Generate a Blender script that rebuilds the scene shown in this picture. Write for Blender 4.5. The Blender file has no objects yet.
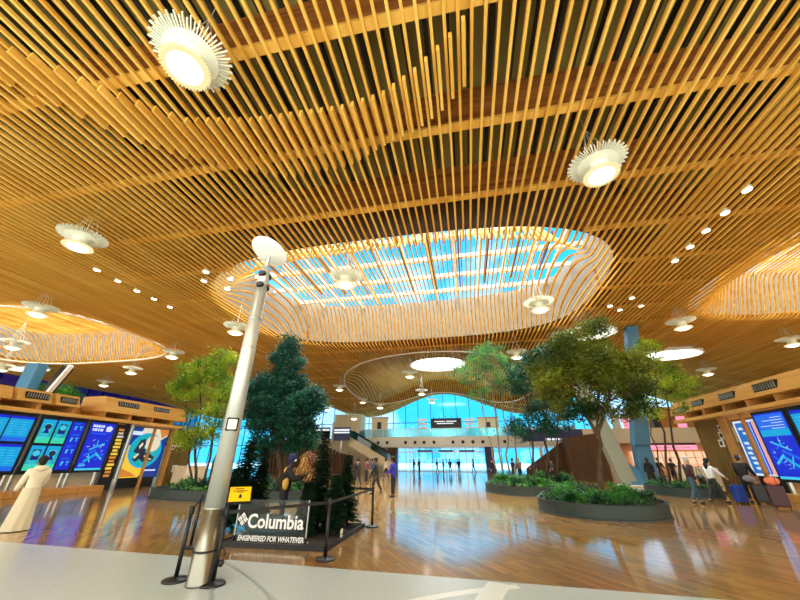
import bpy, math, random
from mathutils import Vector, Matrix
random.seed(7)
R = math.radians
PI = math.pi
col = bpy.context.scene.collection
scene = bpy.context.scene

# ------------------------------------------------------------------ camera
F = 325.0; PITCH = R(26.2); YAW = R(10.8); EYE = 1.65
cy_, sy_, cp_, sp_ = math.cos(YAW), math.sin(YAW), math.cos(PITCH), math.sin(PITCH)
FW = Vector((-sy_*cp_, cy_*cp_, sp_)); RT = Vector((cy_, sy_, 0)); UP = Vector((sy_*sp_, -cy_*sp_, cp_))
cam = bpy.data.cameras.new('camera'); co = bpy.data.objects.new('camera', cam); col.objects.link(co)
cam.sensor_width = 36.0; cam.lens = F/800*36; cam.clip_end = 600
co.matrix_world = Matrix(((RT.x, UP.x, -FW.x, 0), (RT.y, UP.y, -FW.y, 0), (RT.z, UP.z, -FW.z, EYE), (0, 0, 0, 1)))
scene.camera = co

def ray(px, py): return FW + RT*((px-400)/F) + UP*((300-py)/F)
def onz(px, py, z=0.0):
    d = ray(px, py); t = (z-EYE)/d.z; return Vector((d.x*t, d.y*t, z))
def ony(px, py, Y):
    d = ray(px, py); t = Y/d.y; return Vector((d.x*t, Y, EYE+d.z*t))
def onx(px, py, X):
    d = ray(px, py); t = X/d.x; return Vector((X, d.y*t, EYE+d.z*t))

# ------------------------------------------------------------------ materials
def S(r, g, b):
    def f(c):
        c /= 255.0
        return c/12.92 if c <= .04045 else ((c+.055)/1.055)**2.4
    return (f(r), f(g), f(b), 1)
def newmat(name):
    m = bpy.data.materials.new(name); m.use_nodes = True
    nt = m.node_tree; return m, nt, nt.nodes['Principled BSDF']
def mat(name, c, rough=.5, metal=0, spec=.5, noise=None, nscale=(1, 1, 1), bump=0, sss=0):
    m, nt, b = newmat(name)
    b.inputs['Base Color'].default_value = c; b.inputs['Roughness'].default_value = rough
    b.inputs['Metallic'].default_value = metal; b.inputs['Specular IOR Level'].default_value = spec
    if noise or bump:
        tc = nt.nodes.new('ShaderNodeTexCoord'); mp = nt.nodes.new('ShaderNodeMapping')
        mp.inputs['Scale'].default_value = nscale
        nz = nt.nodes.new('ShaderNodeTexNoise'); nz.inputs['Scale'].default_value = 1; nz.inputs['Detail'].default_value = 4
        nt.links.new(tc.outputs['Object'], mp.inputs['Vector']); nt.links.new(mp.outputs['Vector'], nz.inputs['Vector'])
        if noise:
            rp = nt.nodes.new('ShaderNodeValToRGB')
            rp.color_ramp.elements[0].position = .3; rp.color_ramp.elements[1].position = .7
            rp.color_ramp.elements[0].color = c; rp.color_ramp.elements[1].color = noise
            nt.links.new(nz.outputs['Fac'], rp.inputs['Fac']); nt.links.new(rp.outputs['Color'], b.inputs['Base Color'])
        if bump:
            bp = nt.nodes.new('ShaderNodeBump'); bp.inputs['Strength'].default_value = bump
            nt.links.new(nz.outputs['Fac'], bp.inputs['Height']); nt.links.new(bp.outputs['Normal'], b.inputs['Normal'])
    return m
def emit(name, c, s=1.0):
    m, nt, b = newmat(name)
    b.inputs['Base Color'].default_value = (c[0]*.1, c[1]*.1, c[2]*.1, 1)
    b.inputs['Emission Color'].default_value = c; b.inputs['Emission Strength'].default_value = s
    b.inputs['Roughness'].default_value = .3
    return m
def glassmat(name, tint, gloss=.08, op=None):
    m = bpy.data.materials.new(name); m.use_nodes = True; nt = m.node_tree; nt.nodes.clear()
    o = nt.nodes.new('ShaderNodeOutputMaterial'); t = nt.nodes.new('ShaderNodeBsdfTransparent'); t.inputs[0].default_value = tint
    g = nt.nodes.new('ShaderNodeBsdfGlossy'); g.inputs['Roughness'].default_value = .03
    x = nt.nodes.new('ShaderNodeMixShader'); x.inputs[0].default_value = gloss
    nt.links.new(t.outputs[0], x.inputs[1]); nt.links.new(g.outputs[0], x.inputs[2])
    if op:
        d = nt.nodes.new('ShaderNodeBsdfTranslucent'); d.inputs[0].default_value = op[0]
        x2 = nt.nodes.new('ShaderNodeMixShader'); x2.inputs[0].default_value = op[1]
        nt.links.new(x.outputs[0], x2.inputs[1]); nt.links.new(d.outputs[0], x2.inputs[2]); x = x2
    nt.links.new(x.outputs[0], o.inputs['Surface']); return m
def leafmat(name, c1, c2, sc=1.3):
    m, nt, b = newmat(name)
    tc = nt.nodes.new('ShaderNodeTexCoord'); nz = nt.nodes.new('ShaderNodeTexNoise'); nz.inputs['Scale'].default_value = sc; nz.inputs['Detail'].default_value = 8
    rp = nt.nodes.new('ShaderNodeValToRGB'); rp.color_ramp.elements[0].position = .38; rp.color_ramp.elements[1].position = .62
    rp.color_ramp.elements[0].color = c1; rp.color_ramp.elements[1].color = c2
    nt.links.new(tc.outputs['Object'], nz.inputs['Vector']); nt.links.new(nz.outputs['Fac'], rp.inputs['Fac'])
    nt.links.new(rp.outputs['Color'], b.inputs['Base Color']); b.inputs['Roughness'].default_value = .55
    tr = nt.nodes.new('ShaderNodeBsdfTranslucent'); nt.links.new(rp.outputs['Color'], tr.inputs['Color'])
    mx = nt.nodes.new('ShaderNodeMixShader'); mx.inputs[0].default_value = .35
    nt.links.new(b.outputs[0], mx.inputs[1]); nt.links.new(tr.outputs[0], mx.inputs[2])
    nt.links.new(mx.outputs[0], nt.nodes['Material Output'].inputs['Surface']); return m

M = {}
M['slat'] = mat('slat_wood', S(234, 186, 90), .75, spec=.1, noise=S(202, 142, 48), nscale=(2.9, .12, 2.9))
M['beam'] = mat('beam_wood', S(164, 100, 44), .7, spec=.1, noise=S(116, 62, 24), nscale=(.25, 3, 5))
M['deck'] = mat('olive_deck', S(160, 142, 74), .7, noise=S(124, 106, 48), nscale=(2.6, .02, 1))
M['ply'] = mat('light_plywood', S(232, 186, 104), .5, noise=S(212, 158, 72), nscale=(1, .35, 5))
M['oak'] = mat('oak_post', S(210, 156, 80), .5, noise=S(180, 122, 54), nscale=(6, 6, .6))
M['darkwood'] = mat('brown_wood', S(92, 62, 34), .6, noise=S(60, 38, 20), nscale=(5, 5, .3))
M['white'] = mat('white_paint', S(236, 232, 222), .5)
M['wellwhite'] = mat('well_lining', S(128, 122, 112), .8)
M['cream'] = mat('cream_wall', S(232, 218, 182), .6)
M['stone'] = mat('cream_fascia', S(228, 224, 210), .5)
M['metal'] = mat('brushed_steel', S(188, 190, 184), .32, metal=.75)
M['pole'] = mat('pole_silver', S(200, 202, 192), .38, metal=.55)
M['sleeve'] = mat('pole_sleeve', S(150, 150, 138), .28, metal=.9)
M['dark'] = mat('black_plastic', S(20, 21, 23), .4)
M['darkmetal'] = mat('dark_metal', S(38, 40, 42), .4, metal=.4)
M['planter'] = mat('planter_metal', S(44, 60, 58), .5)
M['soil'] = mat('soil', S(52, 38, 26), .95, noise=S(30, 22, 16), nscale=(6, 6, 6))
M['bark'] = mat('bark', S(96, 74, 52), .9, noise=S(58, 44, 32), nscale=(8, 8, 2))
M['palebark'] = mat('pale_bark', S(164, 148, 126), .8, noise=S(118, 100, 80), nscale=(8, 8, 2))
M['colgrey'] = mat('column_grey', S(150, 156, 138), .45)
M['colblue'] = mat('column_blue', S(70, 120, 150), .4)
M['navy'] = mat('navy_panel', S(18, 32, 90), .4)
M['purple'] = glassmat('dark_glazing', S(60, 62, 150), .3)
M['glass'] = glassmat('clear_glass', (.92, .97, 1, 1), .06)
M['skyglass'] = glassmat('roof_glass', (.9, .97, 1, 1), .04)
M['frost'] = glassmat('frosted_glass', (1, 1, 1, 1), .03, ((1, 1, 1, 1), .75))
M['teal_glass'] = glassmat('teal_balustrade_glass', S(150, 205, 205), .12, (S(120, 190, 190), .35))
M['acrylic'] = glassmat('acrylic', (.9, .95, .95, 1), .025)
M['lens'] = emit('lamp_lens', (1, .93, .74, 1), 6.5)
M['ring'] = emit('lamp_ring', (1, .84, .42, 1), 1.1)
M['fin'] = mat('lamp_fin', S(226, 226, 206), .5)
M['spot'] = emit('downlight_glow', (1, .9, .66, 1), 14)
M['wletter'] = mat('white_letter', S(245, 245, 245), .4)
M['lettergl'] = emit('white_letter_lit', (.9, .95, 1, 1), 1.2)
M['yellow'] = mat('yellow_sign', S(250, 196, 8), .4)
M['gdark'] = leafmat('leaf_dark', S(10, 62, 52), S(34, 104, 78))
M['gpine'] = leafmat('needle_dark', S(12, 40, 26), S(34, 76, 44), 3)
M['glime'] = leafmat('leaf_lime', S(70, 120, 26), S(186, 206, 50))
M['gmid'] = leafmat('leaf_mid', S(18, 60, 22), S(132, 140, 28), .5)
M['gteal'] = leafmat('leaf_teal', S(20, 96, 66), S(110, 166, 70))
M['gbright'] = leafmat('leaf_bright', S(30, 110, 40), S(110, 180, 60), 3)
M['gshade'] = leafmat('leaf_shade', S(14, 60, 34), S(50, 110, 50), 3)

# ------------------------------------------------------------------ object helpers
def tag(o, label=None, cat=None, group=None, kind=None):
    if label: o['label'] = label
    if cat: o['category'] = cat
    if group: o['group'] = group
    if kind: o['kind'] = kind
    return o
def thing(name, label, cat, loc=(0, 0, 0), rz=0, group=None):
    o = bpy.data.objects.new(name, None); col.objects.link(o)
    o.empty_display_size = .2
    o.location = loc; o.rotation_euler = (0, 0, rz)
    return tag(o, label, cat, group)
def copy_tree(o, parent=None):
    c = o.copy(); col.objects.link(c)
    if parent: c.parent = parent
    for ch in KIDS.get(o.name, []):
        copy_tree(ch, c)
    KIDS[c.name] = []
    return c
KIDS = {}
def link(name, me, mats, parent=None, loc=None):
    for m in (mats if isinstance(mats, (list, tuple)) else [mats]):
        me.materials.append(M[m] if isinstance(m, str) else m)
    o = bpy.data.objects.new(name, me); col.objects.link(o)
    if parent:
        o.parent = parent; KIDS.setdefault(parent.name, []).append(o)
    if loc is not None: o.location = loc
    return o
class MB:
    def __init__(s): s.v = []; s.f = []; s.m = []
    def quad(s, a, b, c, d, m=0):
        n = len(s.v); s.v += [tuple(a), tuple(b), tuple(c), tuple(d)]; s.f.append((n, n+1, n+2, n+3)); s.m.append(m)
    def poly(s, pts, m=0):
        n = len(s.v); s.v += [tuple(p) for p in pts]; s.f.append(tuple(range(n, n+len(pts)))); s.m.append(m)
    def box(s, x0, x1, y0, y1, z0, z1, m=0):
        x0, x1 = sorted((x0, x1)); y0, y1 = sorted((y0, y1)); z0, z1 = sorted((z0, z1))
        n = len(s.v)
        s.v += [(x, y, z) for z in (z0, z1) for (x, y) in ((x0, y0), (x1, y0), (x1, y1), (x0, y1))]
        for q in ((3, 2, 1, 0), (4, 5, 6, 7), (0, 1, 5, 4), (1, 2, 6, 5), (2, 3, 7, 6), (3, 0, 4, 7)):
            s.f.append(tuple(n+i for i in q)); s.m.append(m)
        return s
    def hexa(s, a, b, m=0):           # two 4-point loops
        n = len(s.v); s.v += [tuple(p) for p in a]+[tuple(p) for p in b]
        for q in ((3, 2, 1, 0), (4, 5, 6, 7), (0, 1, 5, 4), (1, 2, 6, 5), (2, 3, 7, 6), (3, 0, 4, 7)):
            s.f.append(tuple(n+i for i in q)); s.m.append(m)
        return s
    def bar(s, p, q, w, h, m=0, up=(0, 0, 1)):
        p, q = Vector(p), Vector(q); d = (q-p).normalized(); u = Vector(up)
        if abs(d.dot(u)) > .99: u = Vector((0, 1, 0))
        x = d.cross(u).normalized(); y = x.cross(d)
        lo = [(-w/2, -h/2), (w/2, -h/2), (w/2, h/2), (-w/2, h/2)]
        return s.hexa([p+x*a+y*b for a, b in lo], [q+x*a+y*b for a, b in lo], m)
    def tube(s, pts, rad, n=8, m=0, cap=True):
        pts = [Vector(p) for p in pts]; base = len(s.v)
        if not isinstance(rad, (list, tuple)): rad = [rad]*len(pts)
        for i, p in enumerate(pts):
            d = (pts[min(i+1, len(pts)-1)]-pts[max(i-1, 0)]).normalized()
            u = Vector((0, 0, 1)) if abs(d.z) < .95 else Vector((1, 0, 0))
            x = d.cross(u).normalized(); y = x.cross(d)
            for k in range(n):
                a = 2*PI*k/n; s.v.append(tuple(p+x*math.cos(a)*rad[i]+y*math.sin(a)*rad[i]))
        for i in range(len(pts)-1):
            for k in range(n):
                s.f.append((base+i*n+k, base+i*n+(k+1) % n, base+(i+1)*n+(k+1) % n, base+(i+1)*n+k)); s.m.append(m)
        if cap:
            s.f.append(tuple(base+k for k in reversed(range(n)))); s.m.append(m)
            e = base+(len(pts)-1)*n; s.f.append(tuple(e+k for k in range(n))); s.m.append(m)
        return s
    def lathe(s, prof, c=(0, 0, 0), n=24, m=0, rx=1, ry=1, mods=None):
        base = len(s.v)
        for i, (r, z) in enumerate(prof):
            for k in range(n):
                a = 2*PI*k/n; q = 1 if not mods else mods(i, a)
                s.v.append((c[0]+r*rx*q*math.cos(a), c[1]+r*ry*q*math.sin(a), c[2]+z))
        for i in range(len(prof)-1):
            for k in range(n):
                s.f.append((base+i*n+k, base+i*n+(k+1) % n, base+(i+1)*n+(k+1) % n, base+(i+1)*n+k)); s.m.append(m)
        if prof[0][0] > 1e-4: s.f.append(tuple(base+k for k in reversed(range(n)))); s.m.append(m)
        if prof[-1][0] > 1e-4:
            e = base+(len(prof)-1)*n; s.f.append(tuple(e+k for k in range(n))); s.m.append(m)
        return s
    def ball(s, c, r, n=12, k=8, m=0, sc=(1, 1, 1)):
        pr = [(r*math.sin(PI*i/k)+1e-5, -r*math.cos(PI*i/k)*sc[2]) for i in range(k+1)]
        return s.lathe(pr, c, n, m, sc[0], sc[1])
    def build(s, name, mats, parent=None, loc=None, smooth=False, bevel=0):
        me = bpy.data.meshes.new(name); me.from_pydata(s.v, [], s.f)
        me.polygons.foreach_set('material_index', s.m)
        if smooth: me.polygons.foreach_set('use_smooth', [True]*len(s.f))
        me.update()
        o = link(name, me, mats, parent, loc)
        if bevel:
            b = o.modifiers.new('Bevel', 'BEVEL'); b.width = bevel; b.segments = 2; b.limit_method = 'ANGLE'
        return o
def text(name, body, size, mat_, parent, loc, rot, align='CENTER', ext=.004, sx=1, bold=0, shear=0):
    cu = bpy.data.curves.new(name, 'FONT'); cu.body = body; cu.size = size; cu.align_x = align
    cu.extrude = ext; cu.offset = bold; cu.shear = shear; cu.resolution_u = 3
    t = bpy.data.objects.new(name, cu); col.objects.link(t)
    dg = bpy.context.evaluated_depsgraph_get(); me = bpy.data.meshes.new_from_object(t.evaluated_get(dg))
    bpy.data.objects.remove(t); me.materials.clear()
    o = link(name, me, mat_, parent); o.location = loc; o.rotation_euler = rot; o.scale = (sx, 1, 1); return o
def sm(a, b, x):
    t = max(0, min(1, (x-a)/(b-a))); return t*t*(3-2*t)

# ------------------------------------------------------------------ world (sky)
w = bpy.data.worlds.new('sky'); scene.world = w; w.use_nodes = True
nt = w.node_tree; bg = nt.nodes['Background']
tc = nt.nodes.new('ShaderNodeTexCoord'); sp = nt.nodes.new('ShaderNodeSeparateXYZ'); nt.links.new(tc.outputs['Generated'], sp.inputs[0])
nz = nt.nodes.new('ShaderNodeTexNoise'); nz.inputs['Scale'].default_value = 3.2; nz.inputs['Detail'].default_value = 5
nt.links.new(tc.outputs['Generated'], nz.inputs['Vector'])
cl = nt.nodes.new('ShaderNodeValToRGB'); cl.color_ramp.elements[0].position = .52; cl.color_ramp.elements[1].position = .72
nt.links.new(nz.outputs['Fac'], cl.inputs['Fac'])
gr = nt.nodes.new('ShaderNodeValToRGB'); e = gr.color_ramp.elements
e[0].position = 0; e[0].color = (.06, .62, .98, 1); e[1].position = 1; e[1].color = (.03, .36, .85, 1)
x_ = gr.color_ramp.elements.new(.25); x_.color = (.012, .56, 1.0, 1)
nt.links.new(sp.outputs['Z'], gr.inputs['Fac'])
bk = nt.nodes.new('ShaderNodeValToRGB'); bk.color_ramp.elements[0].position = .3; bk.color_ramp.elements[1].position = .62
mr = nt.nodes.new('ShaderNodeMapRange'); mr.inputs[1].default_value = -1; mr.inputs[2].default_value = 1
nt.links.new(sp.outputs['Y'], mr.inputs[0]); nt.links.new(mr.outputs[0], bk.inputs['Fac'])
m1 = nt.nodes.new('ShaderNodeMix'); m1.data_type = 'RGBA'; m1.inputs[7].default_value = (.95, .98, 1, 1)
nt.links.new(cl.outputs['Color'], m1.inputs[0]); nt.links.new(gr.outputs['Color'], m1.inputs[6])
m2 = nt.nodes.new('ShaderNodeMix'); m2.data_type = 'RGBA'; m2.inputs[6].default_value = (1.5, 1.42, 1.22, 1)   # warm white sky behind the camera, added as fill for the hall
nt.links.new(bk.outputs['Color'], m2.inputs[0]); nt.links.new(m1.outputs[2], m2.inputs[7])
zr = nt.nodes.new('ShaderNodeMapRange'); zr.inputs[1].default_value = .68; zr.inputs[2].default_value = .9
nt.links.new(sp.outputs['Z'], zr.inputs[0])
m3 = nt.nodes.new('ShaderNodeMix'); m3.data_type = 'RGBA'; m3.inputs[7].default_value = (15, 15, 14.6, 1)     # white zenith glow added out of view to light the skylight wells
nt.links.new(zr.outputs[0], m3.inputs[0]); nt.links.new(m2.outputs[2], m3.inputs[6])
nt.links.new(m3.outputs[2], bg.inputs['Color']); bg.inputs['Strength'].default_value = 2.15

# ------------------------------------------------------------------ ceiling
ZC = 11.7
WELLS = [(-3.7, 21.6, 12.6, 7.7, 3.1), (-39.6, 22.2, 11.3, 7.3, 2.9), (28.6, 21.5, 11.7, 7.2, 2.9)]
DOME = (-3.4, 48.0, 13.4, 15.6, 2.0)
DHOLE = (-3.3, 46.6, 3.9, 3.7)
DISCS = [(11.2, 29.6, 2.2, 1.7), (21.8, 38.3, 2.9, 2.0), (-51.9, 30.2, 2.7, 1.2)]
YEND = 66.0
def er(e, x, y):
    if len(e) == 5 and e[4] > 2.8: return (abs((x-e[0])/e[2])**3.2+abs((y-e[1])/e[3])**3.2)**(1/3.2)
    return math.hypot((x-e[0])/e[2], (y-e[1])/e[3])
def base_z(x, y): return ZC + sm(36, YEND, y)*(-.5+2.0*math.cos(2*PI*(x+4)/30.0))
def slat_z(x, y):
    z = base_z(x, y)
    for wv in WELLS: z += wv[4]*(1-sm(.74, 1.0, er(wv, x, y)))
    z += DOME[4]*(1-sm(.8, 1.0, er(DOME, x, y)))
    return z
def holed(x, y): return er(DHOLE, x, y) < 1 or any(er(d, x, y) < 1 for d in DISCS)
def ell(e, n, z, s=1.0):
    o = []
    for k in range(n):
        c, d = math.cos(2*PI*k/n), math.sin(2*PI*k/n)
        q = s/(abs(c)**3.2+abs(d)**3.2)**(1/3.2) if len(e) == 5 and e[4] > 2.8 else s
        o.append((e[0]+e[2]*q*c, e[1]+e[3]*q*d, z))
    return o
ceil_ys = []
y = -4.0
while y < YEND:
    ceil_ys.append(y); y += .45 if 12 < y < 31 else .9
ceil_ys.append(YEND)
SP = .345; X0, X1 = -58.0, 46.0
def run_slat(mb, x, ys, w=.08, h=.115, dz=0.0):
    pts = [(yy, slat_z(x, yy)+dz) for yy in ys]
    n = len(mb.v); w0 = w
    for yy, z in pts:
        g_ = min(1, max(0, (z-dz-base_z(x, yy))/3.0)); w = w0+.26*g_*(1-g_)
        mb.v += [(x-w/2, yy, z), (x+w/2, yy, z), (x+w/2, yy, z+h), (x-w/2, yy, z+h)]
    for i in range(len(pts)-1):
        a = n+4*i; b = a+4
        for k in range(4):
            mb.f.append((a+k, a+(k+1) % 4, b+(k+1) % 4, b+k)); mb.m.append(0)
    e = n+4*(len(pts)-1)
    mb.f.append((n+3, n+2, n+1, n)); mb.m.append(0); mb.f.append((e, e+1, e+2, e+3)); mb.m.append(0)
sl = MB(); x = X0
while x < X1:
    cur = []
    for yy in ceil_ys:
        if holed(x, yy):
            if len(cur) > 1: run_slat(sl, x, cur)
            cur = []
        else: cur.append(yy)
    if len(cur) > 1: run_slat(sl, x, cur)
    x += SP
tag(sl.build('ceiling_slats', 'slat'), kind='structure')
for q in [WELLS[1], DOME]:
    b = MB(); n = 72
    if q is DOME: n = 90
    pts = [(p[0], p[1], slat_z(p[0], p[1])-.03) for p in ell(q, n, 0, .995)]
    b.tube(pts+[pts[0]], .07, 6, cap=False); tag(b.build('ceiling_rim', 'stone', smooth=True), kind='structure')
# short lower slats in a staggered band overhead
def interp(tb, x):
    for (xa, ya), (xb, yb) in zip(tb, tb[1:]):
        if xa <= x <= xb: return ya+(yb-ya)*(x-xa)/(xb-xa)
    return None
st_tb = [(-12.4, 2.2), (-11.0, 3.0), (-10.4, 3.7), (-9.25, 4.7), (-8.2, 5.5), (-6.1, 5.9), (-3.1, 6.05), (-1.7, 5.9), (-.6, 5.4), (.35, 4.8), (1.05, 4.2)]
en_tb = [(-12.4, 3.5), (-11.85, 4.05), (-11.5, 4.5), (-10.9, 5.3), (-10.2, 6.0), (-8.9, 7.0), (-8.2, 7.55), (-6, 8.35), (-3.5, 8.2), (-1.8, 7.5), (-.8, 7.2), (0, 6.75), (.62, 6.2), (1.1, 5.8)]
sb = MB(); x = X0+SP*.36
while x < 1.2:
    a, b = interp(st_tb, x), interp(en_tb, x)
    if a and b: sb.bar((x, a, ZC-.06), (x, b, ZC-.06), .09, .26)
    x += SP
tag(sb.build('ceiling_slats_short', 'slat'), kind='structure')
# upper layer over the right flank
ub = MB(); x = X0
while x < X1:
    if x > 10.5:
        xx = x+SP*.5
        ys = [yy for yy in ceil_ys if not any(er(q, xx, yy) < 1.02 for q in WELLS+[DOME]) and yy < 34 and not holed(xx, yy)]
        cur = []
        for yy in ys:
            if cur and yy-cur[-1] > 1: 
                if len(cur) > 1: run_slat(ub, xx, cur, .12, .12, .42)
                cur = []
            cur.append(yy)
        if len(cur) > 1: run_slat(ub, xx, cur, .12, .12, .42)
    x += SP
tag(ub.build('ceiling_slats_upper', 'slat'), kind='structure')
# cross beams
yb = -2.6; yv = []
while yv == [] or yb < YEND-2:
    yv.append(yb); yb += 3.4
for yb in yv:
    runs = []; cur = []
    x = X0
    while x <= X1+.01:
        blocked = any(er(q, x, yb) < 1.04 for q in WELLS) or holed(x, yb) or er(DOME, x, yb) < 1
        if blocked:
            if len(cur) > 1: runs.append(cur)
            cur = []
        else: cur.append(x)
        x += 1.5
    if len(cur) > 1: runs.append(cur)
    b = MB(); bt = MB()
    for r_ in runs:
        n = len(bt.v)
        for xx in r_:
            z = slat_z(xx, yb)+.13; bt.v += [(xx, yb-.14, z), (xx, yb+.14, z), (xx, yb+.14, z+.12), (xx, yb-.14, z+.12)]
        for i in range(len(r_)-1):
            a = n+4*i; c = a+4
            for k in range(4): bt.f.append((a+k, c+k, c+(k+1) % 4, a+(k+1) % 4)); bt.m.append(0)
        n = len(b.v)
        for xx in r_:
            z = slat_z(xx, yb)+.2
            hh = 1.75 if yb < 30 else .9
            b.v += [(xx, yb-.13, z), (xx, yb+.13, z), (xx, yb+.13, z+hh), (xx, yb-.13, z+hh)]
        for i in range(len(r_)-1):
            a = n+4*i; c = a+4
            for k in range(4): b.f.append((a+k, c+k, c+(k+1) % 4, a+(k+1) % 4)); b.m.append(0)
        e = n+4*(len(r_)-1); b.f.append((n, n+1, n+2, n+3)); b.f.append((e+3, e+2, e+1, e)); b.m += [0, 0]
    if b.v: tag(b.build('ceiling_beam', 'beam'), kind='structure'); tag(bt.build('ceiling_beam_highlight', 'slat'), kind='structure')  # paler strip under each beam: a lit lower edge put into the colour
# roof deck with openings
dk = MB(); st = .75; nx = int((X1+2-X0+2)/st); ny = int((YEND+4+6)/st)
idx = {}
def dz(x, y): return base_z(x, y)+2.9
for j in range(ny):
    for i in range(nx):
        x = X0-2+i*st; yy = -6+j*st; cx, cyy = x+st/2, yy+st/2
        if any(er(q, a_, b_) < 1.055 for q in WELLS for a_ in (x, x+st) for b_ in (yy, yy+st)) or er((DHOLE[0], DHOLE[1], DHOLE[2]-.4, DHOLE[3]-.4), cx, cyy) < 1 or any(er((d[0], d[1], d[2]-.3, d[3]-.3), cx, cyy) < 1 for d in DISCS): continue
        ids = []
        for (a, b) in ((i, j), (i, j+1), (i+1, j+1), (i+1, j)):
            if (a, b) not in idx:
                idx[(a, b)] = len(dk.v); X_, Y_ = X0-2+a*st, -6+b*st; dk.v.append((X_, Y_, dz(X_, Y_)))
            ids.append(idx[(a, b)])
        dk.f.append(tuple(ids)); dk.m.append(0)
tag(dk.build('ceiling', 'deck'), kind='structure')
# deck ribs running front to back
rb = MB(); x = -14.0
while x < 13:
    cur = [yy for yy in (-5, -1, 3, 6, 9, 11.5, 13) if not any(er(q, x, yy) < 1.05 for q in WELLS)]
    rb.box(x, x+.14, -5, cur[-1], ZC+2.55, ZC+2.9); x += .72
tag(rb.build('ceiling_ribs', mat('rib_dark', S(46, 40, 22), .7)), kind='structure')
# skylight wells and their glass
for i, q in enumerate(WELLS):
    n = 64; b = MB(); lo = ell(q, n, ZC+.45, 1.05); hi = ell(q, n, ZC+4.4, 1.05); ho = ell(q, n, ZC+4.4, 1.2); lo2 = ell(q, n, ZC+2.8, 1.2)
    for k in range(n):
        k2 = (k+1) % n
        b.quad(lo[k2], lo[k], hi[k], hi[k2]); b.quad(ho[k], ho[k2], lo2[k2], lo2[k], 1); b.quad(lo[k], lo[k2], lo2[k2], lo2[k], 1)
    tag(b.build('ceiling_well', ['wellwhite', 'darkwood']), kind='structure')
    wn = thing('window_%d' % (i+1), None, None, (0, 0, 0)); wn['kind'] = 'structure'
    g = MB(); g.poly(list(reversed(ell(q, n, ZC+4.25, 1.04)))); g.build('pane', 'skyglass', wn)
    f = MB()
    for t in range(-6, 7):
        xx = q[0]+t*q[2]/6.5; hh = q[3]*1.04*max(0, 1-abs((xx-q[0])/(q[2]*1.04))**3.2)**(1/3.2)
        if hh > .5: f.box(xx-.09, xx+.09, q[1]-hh, q[1]+hh, ZC+4.05, ZC+4.24)
    for t in range(-2, 3):
        yy = q[1]+t*q[3]/2.8; hh = q[2]*1.04*max(0, 1-abs((yy-q[1])/(q[3]*1.04))**3.2)**(1/3.2)
        if hh > .5: f.box(q[0]-hh, q[0]+hh, yy-.13, yy+.13, ZC+3.95, ZC+4.26)
    f.build('muntin', 'white', wn)
    d = MB()
    for t in range(-5, 6):      # dark drop rafters hanging inside the well
        xx = q[0]+t*q[2]/6.0; hh = q[3]*math.sqrt(max(0, 1-((xx-q[0])/q[2])**2))*.55
        d.bar((xx, q[1]-hh, ZC+3.75), (xx, q[1]+hh*1.05, ZC+3.75), .1, .25)
    d.build('rafter', 'darkwood', wn)
for i, q in enumerate([DHOLE]+DISCS):
    zt = slat_z(q[0], q[1]); zlo = zt-.15; n = 40
    b = MB(); lo = ell(q, n, zlo); hi = ell(q, n, zlo+2.6 if i else zlo+2.2); l2 = ell(q, n, zlo, 1.06); h2 = ell(q, n, hi[0][2], 1.06)
    for k in range(n):
        k2 = (k+1) % n; b.quad(lo[k2], lo[k], hi[k], hi[k2]); b.quad(h2[k], h2[k2], l2[k2], l2[k]); b.quad(lo[k], lo[k2], l2[k2], l2[k])
    wn = thing('window_%d' % (i+4), None, None); wn['kind'] = 'structure'
    b.build('frame', 'white', wn)
    g = MB(); g.poly(list(reversed(ell(q, n, zlo+.35, .99)))); g.build('pane', 'frost' if i in (0, 2) else 'skyglass', wn)
    if i == 0:
        f = MB()
        for t in range(-5, 6):
            xx = q[0]+t*q[2]/6; hh = q[3]*math.sqrt(max(0, 1-((xx-q[0])/q[2])**2)); f.box(xx-.05, xx+.05, q[1]-hh, q[1]+hh, zlo+.25, zlo+.33)
        f.build('muntin', 'white', wn)

# ------------------------------------------------------------------ floor
def floor_wood():
    m, nt, b = newmat('wood_floor')
    tc = nt.nodes.new('ShaderNodeTexCoord'); mp = nt.nodes.new('ShaderNodeMapping'); mp.inputs['Rotation'].default_value = (0, 0, R(58))
    br = nt.nodes.new('ShaderNodeTexBrick'); br.inputs['Scale'].default_value = 1.0
    br.inputs['Brick Width'].default_value = .62; br.inputs['Row Height'].default_value = .12; br.inputs['Mortar Size'].default_value = .004
    br.inputs['Color1'].default_value = S(178, 130, 54); br.inputs['Color2'].default_value = S(138, 96, 36); br.inputs['Mortar'].default_value = S(96, 64, 28)
    nz = nt.nodes.new('ShaderNodeTexNoise'); nz.inputs['Scale'].default_value = 1.4; nz.inputs['Detail'].default_value = 6
    mx = nt.nodes.new('ShaderNodeMix'); mx.data_type = 'RGBA'; mx.blend_type = 'OVERLAY'; mx.inputs[0].default_value = .35
    nt.links.new(tc.outputs['Object'], mp.inputs[0]); nt.links.new(mp.outputs[0], br.inputs[0]); nt.links.new(mp.outputs[0], nz.inputs['Vector'])
    nt.links.new(br.outputs['Color'], mx.inputs[6]); nt.links.new(nz.outputs['Color'], mx.inputs[7]); nt.links.new(mx.outputs[2], b.inputs['Base Color'])
    b.inputs['Roughness'].default_value = .4; b.inputs['Specular IOR Level'].default_value = .4
    b.inputs['Coat Weight'].default_value = 1.0; b.inputs['Coat Roughness'].default_value = .095; b.inputs['Coat IOR'].default_value = 2.0
    return m
M['floorwood'] = floor_wood()
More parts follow.
